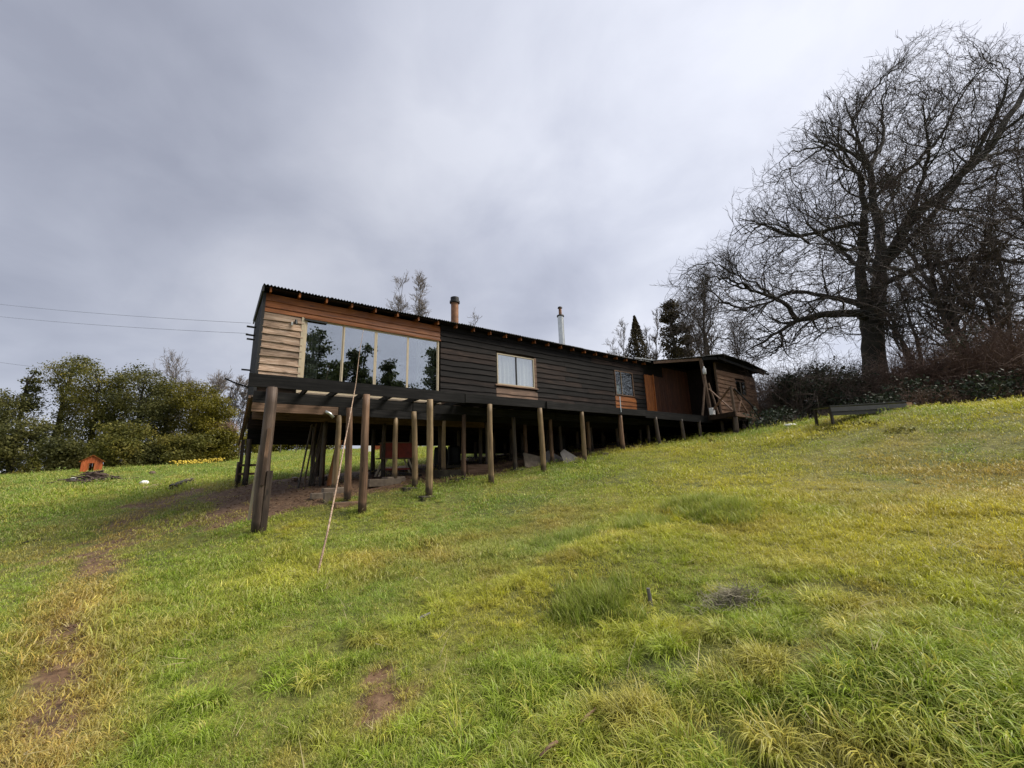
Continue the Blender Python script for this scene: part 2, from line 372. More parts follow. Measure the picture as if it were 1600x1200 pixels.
gx = _axis(350, .05, 700); gy = _axis(350, .05, 700)+3.0
GX, GY = np.meshgrid(gx, gy)
GZ = gz(GX, GY)
Vg = np.stack([GX.ravel(), GY.ravel(), GZ.ravel()], 1)
ny, nx = GX.shape; ii = np.arange(ny*nx).reshape(ny, nx)
Fg = np.stack([ii[:-1, :-1].ravel(), ii[:-1, 1:].ravel(), ii[1:, 1:].ravel(), ii[1:, :-1].ravel()], 1)
gme = np_mesh('ground', Vg, Fg, True)
at_ = gme.attributes.new('dirt', 'FLOAT', 'POINT'); at_.data.foreach_set('value', dirt_mask(GX, GY).ravel().astype(np.float32))
mt, nt, N, L, b = new_mat('turf_and_soil')
geo = N.new('ShaderNodeNewGeometry')
def noise(scale, detail=6, rough=0.6, src=geo.outputs['Position']):
    n = N.new('ShaderNodeTexNoise'); n.inputs['Scale'].default_value = scale; n.inputs['Detail'].default_value = detail; n.inputs['Roughness'].default_value = rough
    L.new(src, n.inputs['Vector']); return n
a1 = noise(0.55, 4); a2 = noise(9, 6); a3 = noise(38, 4)
r1 = ramp_node(N, [(0.3, (0.055, 0.072, 0.012)), (0.5, (0.125, 0.135, 0.024)), (0.72, (0.20, 0.175, 0.04))]); L.new(a1.outputs[0], r1.inputs[0])
r2 = ramp_node(N, [(0.3, (0.45, 0.45, 0.45)), (0.7, (1.35, 1.3, 1.2))]); L.new(a2.outputs[0], r2.inputs[0])
mg = N.new('ShaderNodeMix'); mg.data_type = 'RGBA'; mg.blend_type = 'MULTIPLY'; mg.inputs[0].default_value = 1; L.new(r1.outputs[0], mg.inputs[6]); L.new(r2.outputs[0], mg.inputs[7])
r3 = ramp_node(N, [(0.3, (0.05, 0.027, 0.014)), (0.5, (0.135, 0.075, 0.038)), (0.75, (0.24, 0.155, 0.085))]); L.new(a2.outputs[0], r3.inputs[0])
da = N.new('ShaderNodeAttribute'); da.attribute_name = 'dirt'
dm = N.new('ShaderNodeMath'); dm.operation = 'MULTIPLY_ADD'; L.new(a3.outputs[0], dm.inputs[0]); dm.inputs[1].default_value = 0.8; 
dsub = N.new('ShaderNodeMath'); dsub.operation = 'SUBTRACT'; L.new(da.outputs['Fac'], dsub.inputs[0]); dsub.inputs[1].default_value = 0.55; L.new(dsub.outputs[0], dm.inputs[2])
dr = N.new('ShaderNodeMapRange'); dr.inputs['From Min'].default_value = 0.05; dr.inputs['From Max'].default_value = 0.4; L.new(dm.outputs[0], dr.inputs['Value'])
mm = N.new('ShaderNodeMix'); mm.data_type = 'RGBA'; L.new(dr.outputs[0], mm.inputs[0]); L.new(mg.outputs[2], mm.inputs[6]); L.new(r3.outputs[0], mm.inputs[7])
L.new(mm.outputs[2], b.inputs['Base Color']); b.inputs['Roughness'].default_value = 0.9
bp = N.new('ShaderNodeBump'); bp.inputs['Strength'].default_value = 0.8; bp.inputs['Distance'].default_value = 0.05; L.new(a2.outputs[0], bp.inputs['Height']); L.new(bp.outputs[0], b.inputs['Normal'])
M['ground'] = mt
tag(mesh_obj('ground', gme, mt), kind='structure')

# ------------------------------------------------------------------ the house
rnd = random.Random(7)
house = empty('stilt_house', W(U0, V0, 0), HROT)
tag(house, 'long dark timber cabin raised on log stilts down the slope, with big sliding windows', 'house')
def h(u, v, z): return Vector((u-U0, v-V0, z))            # house frame
def hground(u, v): p = W(u, v); return gz1(p.x, p.y)
def plank(u0, u1, zb, zt, v, mat, seed, thick=0.03, tilt=0.028, wob=0.012, name='plank', live=1.0, parent=house):
    """one lapped board: its lower edge stands proud of the board beneath and wanders a little"""
    r = random.Random(seed); L_ = u1-u0; n = max(3, int(L_/0.22)); b = MB(); off = r.uniform(0, 9)
    sag = r.uniform(-0.008, 0.008)
    for i in range(n+1):
        x = L_*i/n; s = math.sin(x*2.3+off)*wob*0.5+math.sin(x*5.1+off*2)*wob*0.35*live+r.uniform(-1, 1)*wob*0.25*live+sag
        s2 = math.sin(x*1.4+off*3)*0.005
        lo = zb+s; yo = -tilt-abs(s2)-r.uniform(0, .003)
        b.v += [(x, yo, lo), (x, yo+thick, lo), (x, -0.004+thick*0.5, zt), (x, -0.008, zt)]
    for i in range(n):
        a = 4*i
        b.f += [(a, a+4, a+7, a+3), (a+1, a+2, a+6, a+5), (a, a+1, a+5, a+4), (a+3, a+7, a+6, a+2)]
    b.f += [(0, 3, 2, 1), (4*n, 4*n+1, 4*n+2, 4*n+3)]
    # object origin at its own left end
    o = b.build(name, mat, parent, h(u0, v, 0)); return o
WU1 = 17.0
ROW = 0.207; Z0 = 2.33
openings = [(1.52, 5.72, 2.2, 4.45), (8.05, 9.92, 3.05, 4.33), (14.7, 16.12, 3.18, 4.46)]
sid = 0
# natural boards at the left end (9 rows)
for i in range(10):
    zb = Z0+i*ROW-0.01
    if zb+ROW > 4.42: break
    sid += 1; o = plank(0.5, 1.50+rnd.uniform(-.012, .012), zb, zb+ROW+0.035, V0, M['natural'], sid, 0.03, 0.045, 0.022)
# amber boards above the big window
for zb, zt, dz in ((4.40, 4.56, 0), (4.54, 4.74, 0), (4.72, 4.93, 0)):
    sid += 1; plank(0.5, 5.74, zb, zt, V0, M['amber'], sid, 0.03, 0.03+0.008*dz, 0.006, live=.3)
# dark boards
nrow = int((4.95-Z0)/ROW)+1
for i in range(nrow):
    zb = Z0+i*ROW; zt = zb+ROW+0.035
    cuts = [5.76]
    while cuts[-1] < WU1-2.6: cuts.append(cuts[-1]+rnd.uniform(2.3, 4.0))
    cuts.append(WU1)
    for a, c in zip(cuts[:-1], cuts[1:]):
        spans = [(a, c)]
        for (o0, o1, oz0, oz1) in openings[1:]:
            if zb+ROW*0.5 > oz0-0.02 and zb+ROW*0.5 < oz1+0.02:
                ns = []
                for s0, s1 in spans:
                    if s1 <= o0 or s0 >= o1: ns.append((s0, s1)); continue
                    if s0 < o0: ns.append((s0, o0))
                    if s1 > o1: ns.append((o1, s1))
                spans = ns
            elif oz0-0.55 < zb+ROW*.5 <= oz0-0.02:   # the paler repair boards under each window
                ns = []
                for s0, s1 in spans:
                    if s1 <= o0-0.02 or s0 >= o1+.08: ns.append((s0, s1)); continue
                    if s0 < o0-0.02: ns.append((s0, o0-0.03))
                    if s1 > o1+.08: ns.append((o1+.09, s1))
                spans = ns
        for s0, s1 in spans:
            if s1-s0 < 0.05: continue
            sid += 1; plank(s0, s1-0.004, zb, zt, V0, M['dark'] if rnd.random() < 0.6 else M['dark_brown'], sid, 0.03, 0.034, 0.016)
for (o0, o1, oz0, oz1) in openings[1:]:
    k = 0
    for i in range(nrow):
        zb = Z0+i*ROW
        if oz0-0.55 < zb+ROW*.5 <= oz0-0.02:
            sid += 1; k += 1; plank(o0-0.02, o1+0.08, zb, zb+ROW+.03, V0, M['warm'] if o0 < 10 else M['amber'], sid, 0.03, 0.037, 0.012)
# wall core behind the boards, with the openings left free (interior lining)
def wall_panel(u0, u1, z0, z1, v, mat=M['under']):
    MB().box((u0-U0, v-V0+0.03, z0), (u1-U0, v-V0+0.09, z1)).build('wall_panel', mat, house)
wall_panel(0.5, 1.52, 2.05, 4.95, V0); wall_panel(1.52, 5.72, 4.45, 4.95, V0); wall_panel(5.72, 8.05, 2.05, 4.95, V0)
wall_panel(1.52, 5.72, 2.02, 2.18, V0)
wall_panel(8.05, 9.92, 2.05, 3.05, V0); wall_panel(8.05, 9.92, 4.33, 4.95, V0); wall_panel(9.92, 14.7, 2.05, 4.95, V0)
wall_panel(14.7, 16.12, 2.05, 3.18, V0); wall_panel(14.7, 16.12, 4.46, 4.95, V0); wall_panel(16.12, 17.0, 2.05, 4.95, V0)
HV1 = 17.4
bk = MB().box((0, HV1-V0-0.08, 1.95), (25.25-U0, HV1-V0, 5.5)).build('back_wall', M['dark'], house)
fl = MB().box((0.03, 0.1, 2.02), (25.2-U0, HV1-V0-0.1, 2.10)).build('floor', M['under'], house)
# left gable wall: black boards
for i in range(17):
    zb = 2.15+i*0.20; 
    if zb+0.2 > 5.15: break
    b = MB(); b.box((-0.035, 0, zb), (0.0-0.005, HV1-V0, zb+0.19))
    b.build('end_plank', M['dark'], house)
MB().quadbox([(-0.04, 0, 5.13), (0, 0, 5.13), (0, HV1-V0, 5.13), (-0.04, HV1-V0, 5.13), (-0.04, 0, 5.14), (0, 0, 5.14), (0, HV1-V0, 5.8), (-0.04, HV1-V0, 5.8)]).build('gable_board', M['dark'], house)
MB().box((-0.05, -0.045, 2.05), (0.02, 0.0, 4.93)).build('corner_board', M['black'], house)
# roof: shed roof rising to the back
RZ0, RZ1, RV0, RV1 = 5.03, 5.95, 11.95, 17.8
slope = (RZ1-RZ0)/(RV1-RV0)
sw = 0.86; k = 11
b = MB(); cols_ = k*4
for j in range(2):
    for i in range(cols_+1):
        x = (sw+0.05)*i/cols_; zc = 0.022*math.sin(2*math.pi*k*i/cols_)
        y = 0 if j == 0 else (RV1-RV0); b.v.append((x, y, zc+slope*y))
n1 = cols_+1
for i in range(cols_): b.f.append((i, i+1, n1+i+1, n1+i))
sheet = b.mesh('roof_sheet', True)
ru = 0.42; i = 0
while ru < 17.4:
    o = mesh_obj('roof_sheet', sheet, M['roof'], house, h(ru, RV0+rnd.uniform(-0.03, 0.02), RZ0+0.03+0.003*(i % 2)), (0, 0, rnd.uniform(-.002, .002)))
    so = o.modifiers.new('thick', 'SOLIDIFY'); so.thickness = 0.004
    ru += sw; i += 1
# rafters with tails, soffit boards, barge boards
raf = MB()
Lr = RV1-RV0-0.1
raf.quadbox([(0, 0, -0.13), (0.05, 0, -0.13), (0.05, Lr, -0.13+slope*Lr), (0, Lr, -0.13+slope*Lr), (0, 0, 0), (0.05, 0, 0), (0.05, Lr, slope*Lr), (0, Lr, slope*Lr)])
rafm = raf.mesh('rafter')
for i in range(24):
    u = 0.58+0.71*i
    if u > 17.2: break
    mesh_obj('rafter', rafm, M['amber'] if u < 11.5 else M['dark_brown'], house, h(u, RV0+0.07, RZ0+slope*0.07-0.005))
MB().quadbox([(0, .02, -0.0), (WU1+.3-.2, .02, 0), (WU1+.3-.2, Lr, slope*Lr), (0, Lr, slope*Lr), (0, .02, .015), (WU1+.3-.2, .02, .015), (WU1+.3-.2, Lr, slope*Lr+.015), (0, Lr, slope*Lr+.015)]).build('roof_lining', M['dark_brown'], house, h(0.4, RV0+.07, RZ0-.02))
bb = MB(); bb.quadbox([(-0.09, -0.28, 4.87), (-0.05, -0.28, 4.87), (-0.05, 5.5, 4.87+slope*5.78), (-0.09, 5.5, 4.87+slope*5.78), (-0.09, -0.28, 5.04), (-0.05, -0.28, 5.04), (-0.05, 5.5, 5.04+slope*5.78), (-0.09, 5.5, 5.04+slope*5.78)])
bb.build('barge_board', M['black'], house)
# stubs of battens sticking out at the left end
for z, v, ln in ((4.95, 15.6, .30), (4.75, 15.9, .30), (4.60, 15.9, .26), (3.75, 17.0, .30)):
    MB().box((-ln, v-V0, z), (0, v-V0+0.06, z+0.05)).build('batten_end', M['black'], house)
MB().tube([(-0.75, 4.6, 3.36), (-0.4, 4.65, 3.22), (0, 4.7, 3.12)], 0.028, 6).build('batten_end', M['black'], house)
# big sliding window
win = MB(); wz0, wz1 = 2.22, 4.42
def frame_rect(b, u0, u1, z0, z1, t, y0, y1):
    b.box((u0-U0, y0, z0), (u0-U0+t, y1, z1)); b.box((u1-U0-t, y0, z0), (u1-U0, y1, z1))
    b.box((u0-U0+t, y0, z0), (u1-U0-t, y1, z0+t)); b.box((u0-U0+t, y0, z1-t), (u1-U0-t, y1, z1))
frame_rect(win, 1.52, 5.70, wz0, wz1, 0.045, -0.02, 0.03)
wo = win.build('sliding_window', M['cream'], house); wo['label'] = 'wide four-pane sliding glass door'
edges = [1.565, 2.58, 3.55, 4.60, 5.655]
for i in range(4):
    a, c = edges[i], edges[i+1]; y = 0.012 if i in (0, 3) else -0.004
    fb = MB(); t = 0.028 if i in (0, 3) else 0.040
    frame_rect(fb, a+0.002, c-0.002, wz0+.05, wz1-.05, t, y-0.012, y+0.012); fb.build('frame', M['cream'], wo)
    MB().box((a+t-U0, y-0.003, wz0+.06), (c-t-U0, y+0.003, wz1-.06)).build('pane', M['glass'], wo)
MB().box((1.50-U0, -0.06, 4.385), (5.76-U0, -0.025, 4.44)).build('window_head', M['amber'], house)
MB().box((1.50-U0, -0.075, 4.32), (2.1-U0, -0.022, 4.36)).build('curtain_rail', M['black'], house)
MB().box((1.44-U0, -0.045, 2.2), (1.515-U0, 0.02, 4.4)).build('window_jamb', M['cream'], house)
MB().box((1.5-U0, -0.10, 2.17), (5.76-U0, 0.03, 2.215)).build('window_sill', M['pale_concrete'], house)
def curtain(u0, u1, y, z0, z1, folds, parent, mat=M['curtain']):
    b = MB(); n = folds*6
    for i in range(n+1):
        x = u0+(u1-u0)*i/n; yy = y+0.035*math.sin(i*math.pi/3)+0.01*math.sin(i*1.7)
        b.v += [(x-U0, yy, z0), (x-U0, yy*0.9+y*.1, z1)]
    for i in range(n): b.f.append((2*i, 2*i+2, 2*i+3, 2*i+1))
    return b.build('curtain', mat, parent, smooth=True)
curtain(1.62, 1.95, 0.14, 2.26, 4.32, 4, wo); curtain(4.95, 5.62, 0.16, 2.26, 4.32, 7, wo)
# interior walls so that the rooms are dark boxes
for u in (6.4, 11.5, 16.9):
    MB().box((u-U0, 0.12, 2.1), (u-U0+0.06, HV1-V0-.1, 4.9)).build('partition', M['under'], house)
MB().box((0.05, 0.1, 4.86), (16.3, HV1-V0-.1, 4.9)).build('ceiling', M['under'], house)
def small_window(u0, u1, z0, z1, mid, fmat, trim, lace, gm, label):
    b = MB(); frame_rect(b, u0, u1, z0, z1, 0.04, -0.045, 0.03)
    w = b.build('window', fmat, house); w['label'] = label
    MB().box((mid-0.022-U0, -0.038, z0+.04), (mid+0.022-U0, 0.02, z1-.04)).build('mullion', trim, w)
    for a, c in ((u0+.042, mid-.024), (mid+.024, u1-.042)):
        MB().box((a-U0, -0.012, z0+.042), (c-U0, -0.006, z1-.042)).build('pane', gm, w)
    if lace: curtain(u0+.04, u1-.04, 0.09, z0, z1, 9, w, M['lace'])
    return w
M['lace'] = plain('lace_curtain', (0.78, 0.78, 0.74), 0.9, 0, 0.08, 40, 0)
small_window(8.08, 9.86, 3.09, 4.30, 8.98, M['cream'], M['black'], True, M['glass_clear'], 'two-light window with a white lace curtain')
small_window(14.75, 16.08, 3.22, 4.42, 15.2, M['warm'], M['pale_concrete'], False, M['glass_dim'], 'small dark two-light window')
curtain(14.8, 15.15, 0.1, 3.22, 3.75, 3, house, M['lace'])
MB().box((7.98-U0, -0.07, 3.035), (10.02-U0, 0.0, 3.085)).build('window_sill', M['warm'], house)
MB().box((9.86-U0, -0.05, 3.09), (9.97-U0, 0.0, 4.33)).build('window_jamb', M['warm'], house)
# deck frame ------------------------------------------------------------
AV, BV, CV = 10.25, 11.25, 12.25
def beam(u0, u1, v, zt, zb, t=0.055, mat=M['beam'], name='beam', dz=0.0):
    n = 8; b = MB(); r = random.Random(int(u0*100+v*7)); L_ = u1-u0
    for i in range(n+1):
        x = L_*i/n; w = math.sin(x*0.9+u0)*0.006+r.uniform(-.003, .003)
        b.v += [(x, -t/2, zb+w+dz*i/n), (x, t/2, zb+w+dz*i/n), (x, t/2, zt+w+dz*i/n), (x, -t/2, zt+w+dz*i/n)]
    for i in range(n):
        a = 4*i; b.f += [(a, a+4, a+7, a+3), (a+1, a+2, a+6, a+5), (a, a+1, a+5, a+4), (a+3, a+7, a+6, a+2)]
    b.f += [(0, 3, 2, 1), (4*n, 4*n+1, 4*n+2, 4*n+3)]
    return b.build(name, mat, house, h(u0, v, 0))
beam(0.27, 5.6, AV, 2.205, 1.915); beam(5.62, 9.0, AV-0.01, 2.19, 1.93, dz=.0); beam(8.7, 14.0, AV-.06, 2.165, 1.92); beam(14.02, 19.2, AV-.03, 2.15, 1.86, dz=-.01)
beam(0.42, 4.4, BV, 2.0, 1.72); beam(4.42, 10.0, BV, 1.98, 1.71); beam(10.02, 18.6, BV, 1.98, 1.71)
beam(0.45, 2.55, CV-.03, 1.95, 1.63, mat=M['warm']); beam(2.57, 9.0, CV-.03, 1.92, 1.63); beam(9.02, 17.2, CV-.03, 1.9, 1.61)
for vv, zt, zb in ((13.9, 1.98, 1.62), (15.5, 1.98, 1.62), (16.9, 1.98, 1.62)):
    beam(0.55, 8.5, vv, zt, zb, mat=M['warm' if vv < 15 else 'under']); beam(8.52, 17.0, vv, zt, zb, mat=M['under'])
# joists (run from the wall out to the outer beam)
jm = MB().box((0, AV-CV+0.03, -0.14), (0.05, -0.02, 0.0)).mesh('joist')
for i in range(26):
    u = 0.75+0.72*i
    if u > 18.5: break
    mesh_obj('joist', jm, M['beam'], house, h(u+rnd.uniform(-.05, .05), CV, 2.15), (0, 0, rnd.uniform(-.03, .03)))
jm2 = MB().box((0, 0.02, 0), (0.06, HV1-V0-0.15, 0.16)).mesh('floor_joist')
for i in range(28):
    mesh_obj('floor_joist', jm2, M['under'], house, h(0.6+0.6*i, CV, 1.86-.0))
# deck boards on the right part of the walkway
vb = AV-0.02; kdb = 0
while vb < CV-0.15:
    u = 5.95
    while u < 18.9:
        ln = min(rnd.uniform(2.6, 4.2), 19.1-u)
        MB().box((0, 0, 0), (ln-.006, 0.135, 0.028)).build('deck_board', M['beam'], house, h(u, vb, 2.152+rnd.uniform(0, .004)))
        u += ln
    vb += 0.148
# skirt at the back, under the floor
for i, (zt, zb) in enumerate(((2.05, 1.76), (1.80, 1.54), (1.58, 1.32), (1.36, 1.12))):
    beam(0.6, 9.0, HV1+0.03+.032*i, zt, zb, 0.03, M['dark'], 'skirt_board'); beam(9.01, 25.2, HV1+0.03+.032*i, zt+.02, zb+.02-.13*i, 0.03, M['dark'], 'skirt_board')
# stilts ----------------------------------------------------------------
def post(u, v, zt, r, mat, lean=(0, 0), seed=0, name='stilt', base=None):
    g = (hground(u, v) if base is None else base)-0.12; rr = random.Random(seed*13+5)
    H = zt-g; n = 9; ph = rr.uniform(0, 6); b = MB()
    pts = []; rad = []
    for i in range(n+1):
        t = i/n
        pts.append((lean[0]*(t-1)+math.sin(t*4+ph)*0.012, lean[1]*(t-1)+math.cos(t*3+ph)*0.010, H*t)); rad.append(r*.84*(1.10-0.16*t)*(1+rr.uniform(-.03, .03)))
    kn = [(rr.randint(0, n), rr.randint(0, 9)) for _ in range(5)]
    ec = {(a_, c_): 1+rr.uniform(.04, .10) for a_, c_ in kn}; el = [1+rr.uniform(-.05, .05) for _ in range(10)]
    b.tube(pts, rad, 10, True, lambda i, j: ec.get((i, j), 1.0)*el[j])
    return b.build(name, mat, house, h(u, v, g), smooth=True)
LG, LY, LR, LD = M['log_grey'], M['log_yellow'], M['log_red'], M['log_dark']
Aposts = [(0.72, .135, LG, 0.0), (2.8, .11, LR, 0), (4.52, .11, LY, 0), (6.47, .10, LY, 0), (8.44, .10, LY, 0.06), (10.38, .10, LY, 0.03), (12.49, .10, LR, 0), (14.75, .10, LD, .08), (16.65, .09, LD, .05), (18.1, .09, LD, 0)]
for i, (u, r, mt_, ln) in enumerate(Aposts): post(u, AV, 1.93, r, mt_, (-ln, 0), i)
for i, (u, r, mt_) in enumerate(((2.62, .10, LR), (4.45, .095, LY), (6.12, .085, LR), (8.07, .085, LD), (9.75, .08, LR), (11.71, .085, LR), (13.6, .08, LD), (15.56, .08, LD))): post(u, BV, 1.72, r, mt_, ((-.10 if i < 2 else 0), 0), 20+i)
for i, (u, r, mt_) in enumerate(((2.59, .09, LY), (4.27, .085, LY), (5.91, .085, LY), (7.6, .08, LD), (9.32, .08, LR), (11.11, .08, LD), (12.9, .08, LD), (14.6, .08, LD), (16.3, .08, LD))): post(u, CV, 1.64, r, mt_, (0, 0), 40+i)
for j, vv in enumerate((13.9, 15.5, 17.25)):
    for i in range(9):
        u = (2.6 if vv < 17 else 0.9)+1.85*i+rnd.uniform(-.25, .25)
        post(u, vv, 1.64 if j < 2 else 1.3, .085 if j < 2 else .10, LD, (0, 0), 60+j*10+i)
# split slab nailed to the first stilt
MB().bar(h(0.80, AV-.115, -1.2), h(0.83, AV-.112, 0.1), 0.11, 0.05, (0, 1, 0)).build('slab_board', M['log_grey'], house)
MB().bar(h(0.70, AV-.125, -.2), h(0.74, AV-.125, 1.0), 0.07, 0.04, (0, 1, 0)).build('slab_board', M['log_red'], house)
MB().bar(h(0.54, AV+.10, -.9), h(0.62, AV+.12, 0.65), 0.05, 0.04, (0, 1, 0)).build('slab_board', M['cream'], house)
# props at the far left corner with two rails
for a, c, w_ in (((0.50, 17.42, 1.3), (0.50, 17.42, -.5), .13), ((0.42, 11.4, 1.9), (0.46, 17.4, 1.32), .06)):
    MB().bar(h(*a), h(*c), w_, w_*.8).build('prop', M['log_dark'], house)
MB().bar(h(0.36, 11.4, 1.88), h(0.38, 17.4, 1.12), .05, .07).build('prop', M['warm'], house)
for z in (0.28, -0.02):
    MB().bar(h(0.42, 17.3, z+.1), h(1.35, 17.3, z+.1), .04, .08).build('rail', M['warm'], house)
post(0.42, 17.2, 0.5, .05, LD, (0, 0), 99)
# footing blocks
def footing(u, v, mat=M['concrete'], s=(.38, .32), hh=0.07, dz=0.0):
    g = hground(u, v); rr = random.Random(int(u*31+v))
    o = MB().box((-s[0]/2, -s[1]/2, -0.15), (s[0]/2, s[1]/2, hh+dz)).build('footing', mat, house, h(u, v, g), (0, 0, rr.uniform(-.2, .2))); bevel(o, .02, 2)
for u, v in ((4.45, 10.22), (2.6, 11.15), (4.35, 11.2), (5.9, 11.3), (6.15, 11.1), (10.3, 10.35), (11.75, 10.6), (12.5, 10.5), (14.8, 10.55), (8.1, 11.2), (9.7, 11.2), (11.7, 11.3), (13.9, 11.0)): footing(u, v)
for u, v in ((2.6, 12.35), (4.3, 12.4)): footing(u, v, M['pale_concrete'], (.6, .4), .14)
# porch -----------------------------------------------------------------
# front wall of the recess: orange boards, porch shade put into the inner ones' colour
u = 17.02; i = 0
while u < 20.9:
    w_ = rnd.uniform(.15, .2); i += 1
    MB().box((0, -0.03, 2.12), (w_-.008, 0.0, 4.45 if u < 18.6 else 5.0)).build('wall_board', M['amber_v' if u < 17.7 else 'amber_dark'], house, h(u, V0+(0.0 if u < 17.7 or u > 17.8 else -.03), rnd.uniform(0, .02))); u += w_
MB().box((0, -0.05, 2.12), (0.07, 0.0, 4.5)).build('door_jamb', M['amber_v'], house, h(17.68, V0-.03, 0))
MB().box((0, 0, 4.45), (4.2, .05, 5.15)).build('wall_panel', M['dark'], house, h(17.0, V0+.01, 0))  # dark wood standing in for the deep shade under the porch roof
# porch deck
for i in range(14):
    MB().box((0, 0, 0), (3.4, .125, .028)).build('deck_board', M['under'], house, h(18.9+(.0 if i else 0), AV+.02+.14*i, 2.15))
for i in range(12):
    t = i/11
    b = MB(); b.bar(h(18.4+t*.5, 8.75+t*1.3, 2.165), h(21.0+t*.4, 8.95+t*1.25, 2.165), .115, .03); b.build('deck_board', M['warm'], house)
MB().bar(h(18.85, 10.2, 2.06), h(18.25, 8.62, 2.06), .05, .22).build('beam', M['under'], house)
MB().bar(h(18.25, 8.6, 2.05), h(20.9, 8.85, 2.05), .05, .20).build('beam', M['warm'], house)
PC = (18.35, 8.68)
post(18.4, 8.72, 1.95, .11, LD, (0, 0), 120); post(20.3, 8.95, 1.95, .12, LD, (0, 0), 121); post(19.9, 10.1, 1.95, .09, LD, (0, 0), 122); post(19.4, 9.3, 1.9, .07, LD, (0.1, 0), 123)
MB().bar(h(19.28, AV, 2.18), h(18.98, AV, 5.1), .13, .13).build('porch_post', M['warm_v'], house)
MB().bar(h(19.02, AV-.05, 3.9), h(18.45, AV-.02, 2.18), .10, .05, (0, 1, 0)).build('brace', M['warm_v'], house)
MB().bar(h(19.36, AV-.03, 3.85), h(19.55, AV-.25, 2.18), .09, .06, (0, 1, 0)).build('brace', M['warm_v'], house)
# railings on the little landing
rp = h(*PC, 2.18)
MB().bar(rp, rp+Vector((-.03, 0, 1.12)), .09, .09, (0, 1, 0)).build('rail_post', M['warm_v'], house)
MB().bar(h(19.3, 10.2, 3.55), h(18.45, 8.8, 2.25), .07, .04, (0, 0, 1)).build('brace', M['warm'], house)
MB().bar(h(19.0, 10.15, 2.25), h(18.36, 8.72, 3.3), .08, .05, (0, 0, 1)).build('brace', M['warm'], house)
MB().bar(h(18.4, 8.66, 3.28), h(20.1, 8.86, 2.1), .09, .05, (0, 1, 0)).build('brace', M['warm'], house)
MB().bar(h(18.75, 8.70, 2.2), h(19.25, 8.74, 2.78), .07, .05, (0, 1, 0)).build('brace', M['warm'], house)
MB().bar(h(18.5, 8.62, 3.2), h(20.9, 8.8, 2.35), .05, .05, (0, 1, 0)).build('hand_rail', M['black'], house)
MB().bar(h(20.3, 8.8, 2.6), h(21.55, 8.6, 1.0), .05, .05, (0, 1, 0)).build('hand_rail', M['black'], house)
# cabin at the far end
cu0, cu1, cv = 21.0, 25.3, 10.6
for i in range(16):
    zb = 1.75+i*0.235
    if zb > 4.8: break
    for s0, s1 in (((cu0, 22.9), (24.1, cu1)) if 3.6 < zb < 4.45 else ((cu0, cu1),)) if zb > 2.4 else (((24.0, cu1),)):
        sid += 1; plank(s0, s1+rnd.uniform(-.03, .05), zb, zb+.26, cv, M['cabin'], sid, .03, .045, .02)
MB().box((0, .04, 2.2), (cu1-cu0, .1, 3.6)).build('wall_panel', M['under'], house, h(cu0, cv, 0))
MB().box((0, .04, 4.45), (cu1-cu0, .1, 5.3)).build('wall_panel', M['under'], house, h(cu0, cv, 0))
MB().box((0, .04, 3.6), (1.9, .1, 4.45)).build('wall_panel', M['under'], house, h(cu0, cv, 0))
MB().box((3.1, .04, 3.6), (cu1-cu0, .1, 4.45)).build('wall_panel', M['under'], house, h(cu0, cv, 0))
b = MB(); frame_rect(b, 22.9, 24.1, 3.62, 4.45, .05, -.02, .03); cw = b.build('window', M['warm'], house, (0, cv-V0, 0))
MB().box((23.48-U0, -.015, 3.66), (23.54-U0, .02, 4.4)).build('mullion', M['pale_concrete'], cw)
for a, c in ((22.95, 23.47), (23.55, 24.05)): MB().box((a-U0, 0, 3.67), (c-U0, .006, 4.40)).build('pane', M['glass_dim'], cw)
for i in range(11):
    zb = 2.2+i*.235; MB().box((0, 0, zb), (.03, 5.0, zb+.225)).build('end_plank', M['dark_brown'], house, h(cu0+.04, 12.3, 0)) if i % 1 == 0 else 0
MB().box((0, 0, 2.15), (.09, .09, 5.2)).build('porch_post', M['warm_v'], house, h(cu0-.07, cv-.03, 0))
MB().box((0, 0, 2.2), (.04, 1.7, 5.1)).build('wall_panel', M['dark_brown'], house, h(cu0+.04, cv+.3, 0))
MB().box((cu1-U0-.05, cv-V0+.1, 1.3), (cu1-U0, HV1-V0, 5.2)).build('end_wall', M['dark_brown'], house)
# porch roof sheets, a warped lean-to
def roof_quad(P, mat, name='roof_sheet', corr=24, amp=.02, th=.02):
    a, b_, c, d = [Vector(p) for p in P]; m_ = MB(); n = corr*3
    for j in (0, 1):
        for i in range(n+1):
            t = i/n; p = a.lerp(b_, t) if j == 0 else d.lerp(c, t)
            m_.v.append(tuple(p+Vector((0, 0, amp*math.sin(2*math.pi*corr*t)))))
    for i in range(n): m_.f.append((i, i+1, n+1+i+1, n+1+i))
    o = m_.build(name, mat, house, smooth=True); s = o.modifiers.new('thick', 'SOLIDIFY'); s.thickness = th; return o
roof_quad([h(17.3, 11.7, 5.11), h(19.1, 9.95, 5.16), h(19.1, 17.6, 5.55), h(17.3, 17.6, 5.95)], M['roof'], corr=16)
roof_quad([h(19.05, 9.95, 5.18), h(20.6, 9.9, 5.46), h(20.6, 17.6, 5.9), h(19.05, 17.6, 5.57)], M['roof'], corr=14)
roof_quad([h(20.55, 9.9, 5.47), h(23.0, 9.85, 5.36), h(23.0, 17.6, 5.8), h(20.55, 17.6, 5.92)], M['roof'], corr=22)
roof_quad([h(22.95, 9.85, 5.37), h(25.75, 9.95, 5.12), h(25.75, 17.6, 5.6), h(22.95, 17.6, 5.82)], M['roof'], corr=26)
MB().bar(h(17.25, 11.75, 5.0), h(19.05, 10.2, 5.04), .05, .13).build('beam', M['warm'], house)
